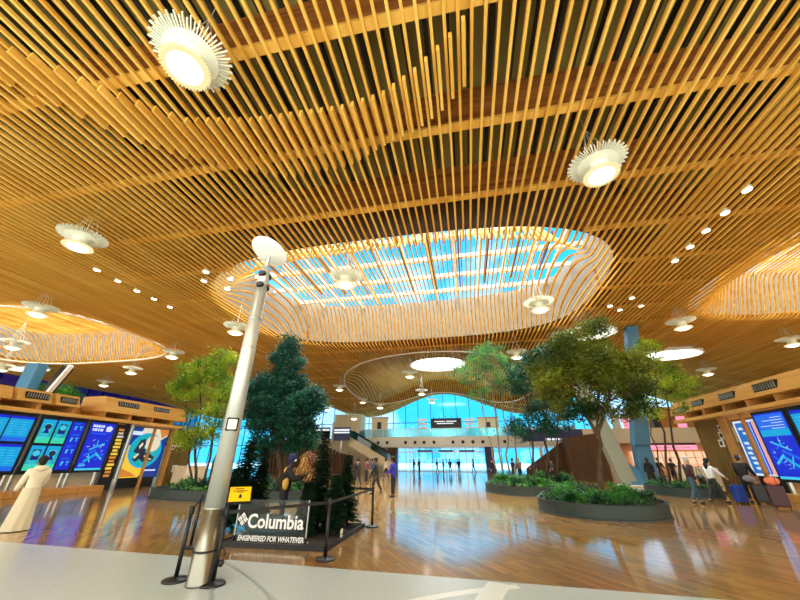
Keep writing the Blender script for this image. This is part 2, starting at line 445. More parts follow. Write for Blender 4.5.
def floor_tile():
    m, nt, b = newmat('terrazzo_floor')
    tc = nt.nodes.new('ShaderNodeTexCoord'); nz = nt.nodes.new('ShaderNodeTexNoise'); nz.inputs['Scale'].default_value = 40; nz.inputs['Detail'].default_value = 3
    rp = nt.nodes.new('ShaderNodeValToRGB'); rp.color_ramp.elements[0].position = .3; rp.color_ramp.elements[1].position = .7
    rp.color_ramp.elements[0].color = S(176, 188, 186); rp.color_ramp.elements[1].color = S(200, 208, 204)
    nt.links.new(tc.outputs['Object'], nz.inputs['Vector']); nt.links.new(nz.outputs['Fac'], rp.inputs['Fac']); nt.links.new(rp.outputs['Color'], b.inputs['Base Color'])
    b.inputs['Roughness'].default_value = .25; return m
M['tile'] = floor_tile()
M['tilepale'] = mat('terrazzo_pale', S(226, 231, 223), .25)
M['tiledark'] = mat('terrazzo_line', S(160, 170, 166), .3)
pL, pR = (-16.0, 7.45), (12.0, 5.75)
def edge_y(x): return pL[1]+(x-pL[0])*(pR[1]-pL[1])/(pR[0]-pL[0])
fl = MB(); fl.poly([(X0-6, edge_y(X0-6), 0), (X1+6, edge_y(X1+6), 0), (X1+6, 56, 0), (X0-6, 56, 0)])
tag(fl.build('floor', 'floorwood'), kind='structure')
ft = MB(); ft.poly([(X0-6, -24, 0), (X1+6, -24, 0), (X1+6, edge_y(X1+6), 0), (X0-6, edge_y(X0-6), 0)])
tag(ft.build('floor_terrazzo', 'tile'), kind='structure')
fg = MB(); fg.box(X0-6, X1+6, 56, 66.4, -.3, 0.0)
tag(fg.build('floor_lobby', mat('lobby_tile', S(150, 170, 176), .12, spec=.8)), kind='structure')
og = MB(); og.poly([(-160, 66.4, -.02), (160, 66.4, -.02), (160, 200, -.02), (-160, 200, -.02)])
tag(og.build('ground', mat('concrete_apron', S(96, 138, 156), .8)), kind='structure')
# inlaid curved bands in the terrazzo
ti = MB(); zb = .002
def band(c, r, w, a0, a1, m=0):
    global zb; zb += .001
    k = 28
    for i in range(k):
        t0, t1 = R(a0+(a1-a0)*i/k), R(a0+(a1-a0)*(i+1)/k)
        p = [(c[0]+rr*math.cos(t), c[1]+rr*math.sin(t)) for t in (t0, t1) for rr in (r, r+w)]
        if max(q[1]-edge_y(q[0]) for q in p) < -.03:
            ti.quad((*p[0], zb), (*p[1], zb), (*p[3], zb), (*p[2], zb), m)
band((2.6, 1.2), 5.4, .16, 90, 178, 0); band((6.5, 4.2), 6.4, .34, 120, 215, 0); band((-10, -2), 10.2, .05, 20, 80, 1); band((-14, -3), 13.2, .05, 20, 60, 1)
band((3.2, 1.0), 3.9, .03, 80, 170, 1); band((4.5, 0), 5.6, .12, 60, 140, 0)
tag(ti.build('floor_inlay', ['tilepale', 'tiledark']), kind='structure')

# ------------------------------------------------------------------ pendants
def make_pendant():
    t = thing('pendant_lamp', '', 'lamp')
    MB().lathe([(.02, -.42), (.2, -.41), (.33, -.37), (.4, -.3), (.4, -.26), (.02, -.25)], n=28).build('lens', 'lens', t, smooth=True)
    b = MB()
    b.lathe([(.42, -.31), (.5, -.31), (.52, -.28), (.5, -.23), (.42, -.23)], n=32)
    for k in range(44):
        a = 2*PI*k/44; b.ball((.54*math.cos(a), .54*math.sin(a), -.28), .024, 6, 4)
    b.build('ring', 'ring', t)
    MB().lathe([(.42, -.23), (.3, -.1), (.27, .1), (.36, .2), (.34, .24), (.02, .24)], n=24).build('stem', 'fin', t, smooth=True)
    f = MB()
    f.lathe([(.34, .16), (.62, .2), (.62, .22), (.34, .19)], n=32)
    for k in range(64):
        a = 2*PI*k/64; c, s_ = math.cos(a), math.sin(a); L = .92 if k % 2 else .84
        f.bar((.5*c, .5*s_, .21), (L*c, L*s_, .3), .022, .07)
    f.build('shade', 'fin', t)
    c = MB()
    for k in range(4):
        a = 2*PI*k/4+.6; c.tube([(.5*math.cos(a), .5*math.sin(a), .2), (.02*math.cos(a), .02*math.sin(a), 2.0)], .01, 4)
    c.tube([(0, 0, .2), (0, 0, 2.6)], .012, 5)
    c.build('cable', 'fin', t)
    return t
proto = None
def pendant(x, y, label, z=10.5, s=1.0, power=1.0):
    global proto
    if proto is None: proto = make_pendant(); o = proto
    else: o = copy_tree(proto)
    o.location = (x, y, z); o['label'] = label; o['group'] = 'white finned pendant lamps under the slatted ceiling'
    o.scale = (s, s, s)
    li = bpy.data.lights.new('lamp_light', 'POINT'); li.energy = LAMP_W*power; li.color = (1, .84, .58); li.shadow_soft_size = .3
    ls = bpy.data.lights.new('lamp_downlight', 'SPOT'); ls.energy = SPOT_W*power; ls.color = (1, .88, .68); ls.shadow_soft_size = .3; ls.spot_size = R(150); ls.spot_blend = .5
    lo = bpy.data.objects.new('lamp_downlight', ls); col.objects.link(lo); lo.location = (x, y, z-.8*s)
    lo = bpy.data.objects.new('lamp_light', li); col.objects.link(lo); lo.location = (x, y, z-.8*s)
LAMP_W = 70; SPOT_W = 150
PEND = [
 (-6, 3.55, 'big white finned pendant lamp, largest of all, at the upper left overhead'),
 (5.15, 9.06, 'white finned pendant lamp overhead at right, seen large over the wide slat gaps'),
 (-16.45, 9.1, 'white finned pendant lamp at left on splayed wires, under dense slats, beyond the biggest lamp'),
 (-27.15, 14.8, 'white finned pendant lamp hanging before the near edge of the left oval skylight'),
 (-16.5, 20.3, 'white finned pendant lamp just left of the tall silver light pole'),
 (-5.85, 14.7, 'white finned pendant lamp in front of the blue central skylight, right of the silver pole'),
 (5.25, 20.2, 'white finned pendant lamp at the right end of the central skylight, above the big tree'),
 (16.05, 25.5, 'white finned pendant lamp under dark slats, above the right slender trees'),
 (27.3, 31.6, 'white finned pendant lamp at the far right edge above the right kiosk roof'),
 (-26.4, 25.0, 'white finned pendant lamp above the lime green tree, left of its top'),
 (-35.8, 29.5, 'white finned pendant lamp beneath the right tip of the left oval skylight'),
 (-37.5, 20, 'white finned pendant lamp inside the left oval skylight, at the photo edge'),
 (-45.4, 34.5, 'small white pendant lamp over the back of the left kiosk roof'),
 (-48.2, 25.8, 'white pendant lamp cut off by the left edge above the dark windows'),
 (27.05, 42.1, 'small white pendant lamp low at right, below the white oval skylight disc'),
 (5.2, 31.1, 'white pendant lamp glowing between the teal tree and the big tree'),
 (-5.9, 37, 'white pendant lamp at the left end of the bright hole in the far dome'),
 (-6, 48.2, 'white pendant lamp in the middle of the far striped dome'),
 (-16.6, 42.9, 'white pendant lamp left of the far dome, topmost of the small ones there'),
 (-16.6, 53.9, 'white pendant lamp left of the far dome, second of the small ones from the top'),
]
for x, y, l in PEND: pendant(x, y, l, power=1.0 if y < 35 else .45)
for px, py, Y, l in [(380, 406, 50, 'tiny pendant lamp at the lower left rim of the far dome'), (432, 401, 57, 'tiny pendant lamp before the top of the arched window'), (354, 417, 50, 'tiny low pendant lamp in front of the cream tower box'), (327, 408, 50, 'tiny pendant lamp before the far left window')]:
    p = ony(px, py, Y); pendant(p.x, p.y, l, p.z, 1.0, .3)
# downlights in the slats
def downlight(px, py, label, group):
    p = onz(px, py, ZC-.02)
    t = thing('downlight', label, 'lamp', p, 0, group)
    MB().lathe([(.15, 0), (.17, -.03), (.19, 0), (.19, .16), (.15, .16)], n=16).build('trim_ring', 'fin', t)
    MB().lathe([(.02, -.01), (.15, -.01), (.15, .1), (.02, .1)], n=16).build('lens', 'spot', t)
ordn = ['nearest', 'second nearest', 'middle', 'second farthest', 'farthest']
for k, p in enumerate([(747, 190), (725, 213), (706, 231), (690, 247), (675, 261)]): downlight(*p, 'small round downlight, %s in the row of five on the right ceiling' % ordn[k], 'row of five right downlights')
for k, p in enumerate([(97, 270), (118, 281), (137, 291), (154, 299), (170, 307)]): downlight(*p, 'small round downlight, %s in the row of five on the left ceiling' % ordn[k], 'row of five left downlights')
for (p, s_) in [((632, 298), 'upper'), ((641, 306), 'right'), ((620, 310), 'lower'), ((610, 306), 'left')]: downlight(*p, 'small round downlight, the %s one of the diamond of four right of the central skylight' % s_, 'diamond of four right downlights')
for (p, s_) in [((206, 272), 'upper left'), ((204, 281), 'lower left'), ((230, 279), 'upper right'), ((227, 289), 'lower right')]: downlight(*p, 'small round downlight, the %s of the four left of the silver pole head' % s_, 'four downlights left of the pole')
# ------------------------------------------------------------------ end wall, side walls
def wallstrip(name, pts, mats):      # vertical strip: list of (x, y, zlo, zhi)
    b = MB()
    for (a, c) in zip(pts, pts[1:]):
        b.quad((a[0], a[1], a[2]), (c[0], c[1], c[2]), (c[0], c[1], c[3]), (a[0], a[1], a[3]))
        b.quad((c[0], c[1]+.12, c[2]), (a[0], a[1]+.12, a[2]), (a[0], a[1]+.12, a[3]), (c[0], c[1]+.12, c[3]))
    return tag(b.build(name, mats), kind='structure')
xs = [X0-2+i*(X1-X0+4)/80 for i in range(81)]
wallstrip('wall_far', [(x, YEND+.05, slat_z(x, YEND)+.1, dz(x, YEND)+.3) for x in xs], 'beam')
we = thing('window_8', None, None); we['kind'] = 'structure'
b = MB(); b.box(X0, X1, YEND+.1, YEND+.14, 0, 14.5); b.build('pane', 'glass', we)
b = MB()
x = X0
while x < X1: b.box(x-.05, x+.05, YEND-.1, YEND+.09, 0, 13.2 if abs(x+3.5) < 14 else 11); x += 2.45
for z in (4.3, 8.0): b.box(X0, X1, YEND-.02, YEND+.09, z, z+.12)
b.build('muntin', mat('window_frame', S(40, 110, 130), .4), we)
# mezzanine: slab, fascia with round ports, glass balustrade
tag(MB().box(-17.6, 16, 56.1, 66, 3.45, 3.75).build('floor_mezzanine', 'stone'), kind='structure')
WM = tag(MB().box(-17.6, 16, 55.8, 56.1, 3.45, 4.95).build('wall_mezzanine', 'stone'), kind='structure')
tag(MB().box(-34, -17.6, 57, 66, 4.4, 4.9).build('floor_mezzanine_left', 'stone'), kind='structure')
for px in (378, 387, 405.5, 415, 424, 434, 453, 463, 473, 483, 505):
    p = ony(px, 442.5, 55.75)
    q = MB(); q.tube([(p.x, 55.8, 4.15), (p.x, 55.72, 4.15)], [.26, .24], 14); nz_ = q.build('air_nozzle', 'dark', WM); q = MB(); q.tube([(p.x, 55.72, 4.15), (p.x, 55.7, 4.15)], [.14, .12], 10); q.build('nozzle_core', 'darkmetal', nz_)
t = thing('glass_balustrade', 'teal glass balustrade along the top of the cream mezzanine fascia', 'railing', (0, 55.95, 4.95))
b = MB(); b.box(-17.5, 16, -.02, .02, 0, 1.2); b.build('glass_panel', 'teal_glass', t)
b = MB(); b.box(-17.5, 16, -.04, .04, 1.2, 1.27); b.build('rail', 'metal', t)
for k in range(18):
    b = MB(); b.box(-17.4+k*1.95, -17.34+k*1.95, -.04, .04, 0, 1.2); b.build('post', 'metal', t)
# lower lobby doors under the mezzanine
wd = thing('window_9', None, None); wd['kind'] = 'structure'
b = MB(); b.box(-12.8, 4.0, 57.0, 57.04, .1, 3.45); b.build('pane', 'glass', wd)
b = MB()
for px in (398, 410, 413, 455, 466, 486):
    p = ony(px, 455, 56.95); b.box(p.x-.06, p.x+.06, 56.9, 57.1, 0, 3.45)
b.box(-12.8, 4, 56.92, 57.08, 2.7, 2.85); b.box(-12.8, 4, 56.92, 57.08, 0, .1)
b.build('frame', 'metal', wd)
for px, l in [(425, 'left'), (446, 'middle'), (467, 'right')]:
    p = ony(px, 451, 56.8); t = thing('header_sign', 'long dark sign bar over the far glass doors, the %s of three' % l, 'sign', (p.x, 56.6, p.z))
    MB().box(-1.15, 1.15, -.05, .05, -.1, .12).build('panel', 'navy', t); b = MB(); b.box(-.9, -.85, -.02, .02, .12, .6); b.box(.85, .9, -.02, .02, .12, .6); b.build('bracket', 'dark', t)
for px, l in [(392, 'left'), (490, 'right')]:
    p = ony(px, 458, 56); b = MB(); b.box(p.x-.65, p.x+.65, 55.9, 57.2, 0, 3.45); tag(b.build('column_door_'+l if 0 else 'column', 'navy' if l == 'right' else 'darkwood'), kind='structure')
# signs on the mezzanine before the arched window
p = ony(446, 424, 57)
t = thing('hanging_sign', 'wide black sign with white lines before the arched far window', 'sign', (p.x, 57.2, p.z))
MB().box(-2.5, 2.5, -.1, .1, -.9, .9).build('panel', 'dark', t)
b = MB()
for i, (a, c, z) in enumerate([(-1.9, -.2, .42), (0, 1.7, .42), (-1.5, 1.2, .1)]): b.box(a, c, -.12, -.1, z-.07, z+.07)
b.build('lettering', 'lettergl', t)
b = MB()
for x in (-2, -1, 0, 1, 2): b.box(x-.03, x+.03, -.03, .03, .9, 1.3)
b.build('hanger', 'dark', t)
b = MB(); b.box(-2.2, -2.12, -.05, .05, 3.75-p.z, -.9); b.box(2.12, 2.2, -.05, .05, 3.75-p.z, -.9); b.build('leg', 'dark', t)
for px, l in [(422.5, 'left'), (469.5, 'right')]:
    p = ony(px, 424, 57)
    t = thing('banner_rack', 'stack of white slatted panels beside the black sign, on its %s' % l, 'sign', (p.x, 57.2, 3.75))
    for k in range(3): MB().box(-.75, .75, -.06, .06, p.z-3.75-.75+k*.62, p.z-3.75-.4+k*.62).build('panel', 'white', t)
    b = MB(); b.box(-.7, -.64, .06, .1, 0, p.z-3.0); b.box(.64, .7, .06, .1, 0, p.z-3.0); b.build('post', 'metal', t)
for px, py, Y, sx, l in [(380, 424, 58, 1.35, 'left'), (488, 424, 60, 1.7, 'right')]:
    p = ony(px, py, Y); t = thing('tan_kiosk', 'tan counter kiosk on the mezzanine, %s of the black sign' % ('left' if l == 'left' else 'right'), 'kiosk', (p.x, Y, 3.75))
    zt = p.z+.9-t.location.z
    MB().box(-sx, sx, -.5, .5, 0, zt).build('body', 'cream', t, bevel=.03); MB().box(-sx-.1, sx+.1, -.6, .6, zt, zt+.15).build('top', 'oak', t); MB().box(-.35, .35, -.54, -.5, zt*.55, zt*.85).build('screen', 'dark', t)
# cream tower and left structures
a, c = ony(337, 408, 58.6), ony(361, 431, 58.6)
a.z = 8.9
t = thing('stair_tower', 'cream box tower under the far left ceiling edge, above the navy signs', 'tower', ((a.x+c.x)/2, 59.6, 4.92))
hw = (c.x-a.x)/2
b = MB(); b.box(-hw, hw, -1.5, 1.5, 0, a.z-4.9); b.build('body', 'cream', t)
b = MB()
for k in range(1, 5): b.box(-hw+k*hw*.4-.02, -hw+k*hw*.4+.02, -1.53, -1.5, 0, a.z-4.9)
b.build('seam', 'oak', t)
b = MB(); b.box(-hw-.4, -hw, -1.5, 1.5, 0, (a.z-4.9)*.7); b.build('side_panel', 'white', t)
for px, l, dz_ in [(322, 'left', 0), (342, 'right', .0)]:
    p = ony(px, 434, 52); t = thing('wayfinding_sign', 'navy overhead sign with pale stripes on the far left, the %s one' % l, 'sign', (p.x, 52, p.z))
    MB().box(-1.3, 1.3, -.15, .15, -.95, .95).build('panel', 'navy', t)
    b = MB()
    for z in ((-.85, -.7) if l == 'left' else (.1, .3), (.45, .7)): b.box(-1.25, 1.25, -.18, -.15, z[0], z[1])
    b.build('stripe', 'lettergl', t); MB().box(-.1, .1, -.1, .1, -p.z+.0, -.95).build('post', 'metal', t)
# brown curved screen wall, escalator, cream underside
a = ony(300, 443, 50); c = ony(344, 466, 50)
b = MB(); k = 24
L0, R0 = ony(262, 466, 50), ony(346, 466, 50)
for i in range(k):
    x0 = L0.x+(R0.x-L0.x)*i/k; x1 = L0.x+(R0.x-L0.x)*(i+.75)/k; f = (i/k); h = 3.9-1.5*sm(.6, 1, f)
    b.box(x0, x1, 49.9, 50.1, 0, h)
t = thing('wood_screen', 'low brown slatted screen wall behind the display trees, under the navy signs', 'screen', (0, 0, 0)); b.build('slat_panel', 'darkwood', t)
b = MB(); b.box(L0.x, R0.x, 50.1, 50.2, 0, 2.4); b.build('backing', 'beam', t)
t = thing('escalator', 'escalator rising left from the hall floor to the cream mezzanine', 'escalator', (0, 0, 0))
A, B = ony(352, 437, 55), ony(392, 457, 55); A.z = 4.95; 
b = MB(); b.hexa([(A.x, 54, 3.6), (B.x, 54, .1), (B.x, 55.4, .1), (A.x, 55.4, 3.6)], [(A.x, 54, 5.0), (B.x, 54, 1.5), (B.x, 55.4, 1.5), (A.x, 55.4, 5.0)]); b.build('truss', 'cream', t)
b = MB()
for dy in (54, 55.4): b.hexa([(A.x, dy-.04, 5.0), (B.x, dy-.04, 1.5), (B.x, dy+.04, 1.5), (A.x, dy+.04, 5.0)], [(A.x, dy-.04, 5.9), (B.x, dy-.04, 2.4), (B.x, dy+.04, 2.4), (A.x, dy+.04, 5.9)])
b.build('glass_side', 'teal_glass', t)
for dy in (53.98, 55.42):
    b = MB(); b.tube([(A.x, dy, 5.93), (B.x, dy, 2.43), (B.x+.3, dy, 2.3), (B.x+.35, dy, 1.9)], .08, 6); b.build('handrail', 'dark', t)
b = MB()
for i in range(24):
    f = i/24; x = A.x+(B.x-A.x)*f; b.box(x, x+.36, 54.05, 55.35, 4.95-3.5*f-.2, 5.0-3.5*f)
b.build('step', 'darkmetal', t)
# cream back wall, lower left between screen and doors
b = MB(); b.box(-34, -12.9, 57.2, 57.4, 0, 4.4); tag(b.build('wall_back', 'cream'), kind='structure')
# side walls
b = MB(); b.box(X0-.3, X0-.1, -6, YEND, 0, 4.2); tag(b.build('wall_left', 'cream'), kind='structure')
wl = thing('window_10', None, None); wl['kind'] = 'structure'
b = MB(); b.box(X0-.2, X0-.16, -6, YEND, 4.2, 14.5); b.build('pane', 'purple', wl)
b = MB(); y = -6
while y < YEND: b.box(X0-.25, X0-.05, y-.06, y+.06, 4.2, 14.2); y += 2.2
b.box(X0-.25, X0-.02, -6, YEND, 7.8, 8.1); b.build('muntin', 'dark', wl)
b = MB(); b.box(X1+.1, X1+.3, -6, YEND, 0, 14.5); tag(b.build('wall_right', 'cream'), kind='structure')
# right-hand shops: upper fascia, shop fronts
Yr = 50.0
q0, q1, q2, q3 = ony(640, 443, Yr), ony(640, 428, Yr), ony(690, 446, Yr), ony(690, 412, Yr)
tag(MB().box(14.4, 45.9, Yr+.3, 65.9, q0.z, q0.z+.28).build('floor_right_mezzanine', 'cream'), kind='structure')
b = MB(); b.box(14.4, 45.9, Yr, Yr+.3, q0.z, q1.z)
tag(b.build('wall_right_mezzanine', 'cream'), kind='structure')
b = MB(); b.box(14.4, 45.9, Yr+7, Yr+7.2, 0, q0.z); tag(b.build('wall_shop', mat('shop_back', S(240, 190, 150), .6)), kind='structure')
b = MB(); b.box(26, 45.9, Yr+6, Yr+6.2, q0.z+.3, 8.6); tag(b.build('wall_upper', mat('upper_back', S(214, 160, 70), .6)), kind='structure')
M['pinkglow'] = emit('pink_shop_light', (1, .28, .42, 1), 1.6); M['peach'] = emit('peach_shop_light', (1, .62, .38, 1), 1.3)
a, c = ony(650, 447, Yr+1), ony(698, 452, Yr+1)
t = thing('shop_sign', 'long glowing pink lightbox above the right-hand shop front', 'sign', ((a.x+c.x)/2, Yr+.9, 3.05))
hw = (c.x-a.x)/2
MB().box(-hw, hw, -.1, .1, -.25, .3).build('lightbox', 'pinkglow', t); MB().box(-hw*.8, hw*.7, -.13, -.1, -.03, .06).build('lettering', 'wletter', t)
MB().box(-hw, hw, -.05, .05, .3, q0.z-3.05).build('hanger', 'dark', t)
p = ony(672, 462, Yr+6.5)
t = thing('shop_display', 'peach lit shop display wall under the pink lightbox', 'display', (p.x, Yr+6.6, 0))
MB().box(-5, 5, -.1, .1, .9, 2.7).build('light_panel', 'peach', t)
for k in range(3): MB().box(-5, 5, -.5, -.1, .3+.8*k, .36+.8*k).build('shelf', 'white', t)
b = MB()
for k in range(11): b.box(-5+k, -4.94+k, -.15, -.08, 0, 2.7)
b.build('upright', 'oak', t)
for px, py, cc, l in [(616, 423, 'white', 'white'), (627, 424, 'pinkglow', 'magenta'), (657, 424, 'dark', 'black'), (682, 424, 'pinkglow', 'pink')]:
    p = ony(px, py, Yr+3); t = thing('promo_stand', '%s display stand on the upper right mezzanine behind its cream parapet' % l, 'display', (p.x, Yr+3, q0.z+.3))
    MB().box(-.45, .45, -.2, .2, .1, p.z-q0.z+.7).build('panel', cc, t, bevel=.02); MB().box(-.5, .5, -.3, .3, 0, .1).build('base', 'dark', t)
# glazed end wall peeks through right of the tower; big wood box wall and navy sign over it
a, c = ony(563, 436, 36), ony(610, 473, 36)
t = thing('wood_box_wall', 'tall brown slatted wood box behind the big planter, left of the column', 'wall panel', ((a.x+c.x)/2, 36, 0))
hw = (c.x-a.x)/2
MB().hexa([(-hw, -.3, 0), (hw, -.3, 0), (hw, .8, 0), (-hw, .8, 0)], [(-hw-.05, -.3, 3.55), (hw+.1, -.3, 3.95), (hw+.1, .8, 3.95), (-hw-.05, .8, 3.55)]).build('body', 'darkwood', t)
b = MB()
for k in range(22):
    x = -hw+.08+k*(2*hw-.16)/21; b.box(x-.03, x+.03, -.36, -.3, .02, 3.5+.4*k/21)
b.build('slat_face', mat('brown_slat', S(116, 80, 42), .6, noise=S(78, 50, 24), nscale=(9, 2, .3)), t)
a = ony(532, 463, 38); c = ony(566, 463, 38)
b = MB(); hw2 = (c.x-a.x)/2
t = thing('wood_ramp_wall', 'sloping dark brown screen wall left of the tall wood box', 'wall panel', ((a.x+c.x)/2, 38, 0))
MB().hexa([(-hw2*1.4, -.1, 0), (hw2, -.1, 0), (hw2, .1, 0), (-hw2*1.4, .1, 0)], [(-hw2*1.4, -.1, .9), (hw2, -.1, 3.3), (hw2, .1, 3.3), (-hw2*1.4, .1, .9)]).build('body', 'darkwood', t)
a, c = ony(521, 430, 40), ony(584, 441, 40)
t = thing('overhead_sign', 'long navy overhead sign with a white text line, above the brown wood box', 'sign', ((a.x+c.x)/2, 40, (a.z+c.z)/2))
hw = (c.x-a.x)/2; hh = (a.z-c.z)/2
MB().box(-hw, hw, -.15, .15, -hh, hh).build('panel', 'navy', t)
b = MB(); x = -hw*.3
random.seed(3)
while x < hw*.92:
    wd_ = random.uniform(.15, .5); b.box(x, x+wd_, -.18, -.15, -hh+.08, -hh+.3); x += wd_+.12
b.build('lettering', 'lettergl', t)
b = MB(); b.tube([(-hw*.45, 0, -a.z+hh+.1), (-hw*.45, 0, -hh)], .16, 8); b.build('post', 'stone', t)

# ------------------------------------------------------------------ Y columns
def ycolumn(base, legs, label):
    t = thing('roof_column', label, 'column', base)
    for k, (bx, by, tx, ty, tz, w0, w1, m, *zz) in enumerate(legs):
        z0 = zz[0] if zz else 0
        lo = [(bx-w0, by-.45, z0), (bx+w0, by-.45, z0), (bx+w0, by+.45, z0), (bx-w0, by+.45, z0)]
        hi = [(tx-w1, ty-.35, tz), (tx+w1, ty-.35, tz), (tx+w1, ty+.35, tz), (tx-w1, ty+.35, tz)]
        MB().hexa(lo, hi).build('leg', m, t, bevel=.04)
    MB().box(-1.2, 1.5, -.6, .6, -.0, .12).build('footing', 'stone', t, bevel=.03)
    MB().hexa([(-.55, -.5, .12), (1.2, -.5, .12), (1.2, .5, .12), (-.55, .5, .12)], [(-.45, -.1, 1.5), (-.3, -.1, 1.5), (-.3, .1, 1.5), (-.45, .1, 1.5)]).build('gusset', 'colblue', t)
    return t
ycolumn((11.3, 28.4, 0), [(-.55, 0, -3.0, .2, 11.5, .52, .42, 'colgrey'), (.75, .0, .95, .1, 2.6, .55, .5, 'colblue'), (.95, .1, 2.9, .2, 11.6, .5, .42, 'colblue', 2.6)], 'branching roof column behind the big planter, one grey leaning leg and one blue leg')
t = thing('roof_column', 'blue roof column with a slanting pale strut beyond the left kiosk', 'column', (-47.7, 28.3, 0))
MB().hexa([(-.9, -.5, 0), (.9, -.5, 0), (.9, .5, 0), (-.9, .5, 0)], [(-.9, -.5, 11.5), (.9, -.5, 11.5), (.9, .5, 11.5), (-.9, .5, 11.5)]).build('leg', 'colblue', t, bevel=.05)
MB().bar((4.6, 0, 11.0), (1.6, 0, 5), .8, .7).build('strut', 'dark', t); MB().bar((5.4, -.3, 11.0), (2.3, -.3, 5), .4, .3).build('strut', 'white', t)

# ------------------------------------------------------------------ kiosks
class K:
    def __init__(s, x, sg): s.x, s.sg = x, sg
    def box(s, mb, u0, u1, n0, n1, z0, z1, m=0): mb.box(s.x+s.sg*n0, s.x+s.sg*n1, u0, u1, z0, z1, m); return mb
    def pt(s, u, n, z): return (s.x+s.sg*n, u, z)
    def poly(s, mb, pts, n, m=0):          # pts in (u,z), facing outward
        q = [s.pt(u, n, z) for u, z in pts]
        a = sum(p[0]*r_[1]-r_[0]*p[1] for p, r_ in zip(pts, pts[1:]+pts[:1]))
        if (a > 0) != (s.sg > 0): q.reverse()
        mb.poly(q, m); return mb
    def rect(s, mb, u0, u1, z0, z1, n, m=0): return s.poly(mb, [(u0, z0), (u1, z0), (u1, z1), (u0, z1)], n, m)
KL, KR = K(-22.0, 1), K(14.0, -1)
C_ = dict(cyan=emit('screen_cyan', S(10, 170, 226), 1.1), cyan2=emit('screen_pale_cyan', S(70, 205, 236), 1.1), teal=emit('screen_teal', S(24, 176, 186), 1.1), green=emit('screen_green', S(60, 220, 170), 1.1),
    blue=emit('screen_blue', S(22, 40, 214), 1.1), deep=emit('screen_deep', S(16, 20, 140), 1.1), sky=emit('screen_sky', S(30, 110, 240), 1.1), white=emit('screen_white', S(220, 235, 255), 1.1), black=emit('screen_black', S(14, 20, 40), 1),
    yellow=emit('screen_yellow', S(250, 205, 60), 1.1), cream=emit('screen_cream', S(246, 232, 200), 1.0), pink=emit('screen_pink', S(246, 190, 170), 1.0), orange=emit('screen_orange', S(226, 140, 40), 1.0), navy=emit('screen_navy', S(16, 60, 150), 1.0), shade=emit('screen_shade', S(40, 44, 60), 1), pblue=emit('screen_poster_blue', S(30, 120, 210), 1.0))
CK = list(C_); CI = {k: i for i, k in enumerate(CK)}; CM = [C_[k] for k in CK]
def screen(K_, u0, u1, z0, z1, label, fn, n=.25):
    t = thing('information_screen', label, 'screen', K_.pt((u0+u1)/2, 0, 0))
    off = Vector(t.location)
    def bd(mb, name, mats):
        o = mb.build(name, mats, t); o.data.transform(Matrix.Translation(-off)); return o
    bd(K_.box(MB(), u0, u1, n-.18, n, z0, z1), 'frame', 'dark')
    d = MB(); K_.rect(d, u0+.08, u1-.08, z0+.1, z1-.1, n+.006, CI['black'])
    fn(d, lambda a: u0+.1+(u1-u0-.2)*a, lambda c: z0+.12+(z1-z0-.24)*c, n+.01)
    bd(d, 'display', CM)
    bd(K_.box(MB(), u0+.02, u0+.14, n-.3, n-.18, .3, z0+.4), 'stand', 'metal'); bd(K_.box(MB(), u1-.14, u1-.02, n-.3, n-.18, .3, z0+.4), 'stand', 'metal')
    return t
def bars(K_, d, U, Z, n, a0, a1, c0, c1, k, m, seed=1, h=.45):
    rr = random.Random(seed)
    for i in range(k):
        c = c0+(c1-c0)*(i+.3)/k; K_.rect(d, U(a0), U(a0+(a1-a0)*rr.uniform(.4, 1)), Z(c), Z(c+(c1-c0)/k*h), n+.006, CI[m])
def scr_sched(K_):
    def fn(d, U, Z, n):
        for (a0, a1) in ((.02, .49), (.52, .98)):
            for (c0, c1) in ((.02, .48), (.53, .98)):
                K_.rect(d, U(a0), U(a1), Z(c0), Z(c1), n, CI['cyan']); K_.rect(d, U(a0), U(a1), Z(c1-.05), Z(c1), n+.004, CI['blue'])
                K_.rect(d, U(a0), U(a1), Z(c0), Z(c0+.08), n+.004, CI['sky'])
                for k in range(7): K_.rect(d, U(a0+.02), U(a1-.02), Z(c0+.1+k*.045), Z(c0+.105+k*.045), n+.005, CI['sky'])
                bars(K_, d, U, Z, n, a0+.04, a0+.2, c0+.11, c1-.08, 6, 'cyan2', int(a0*9+c0*7)+1, .3)
                bars(K_, d, U, Z, n, a0+.26, a1-.03, c0+.11, c1-.08, 6, 'cyan2', int(a0*9+c0*7)+4, .3)
    return fn
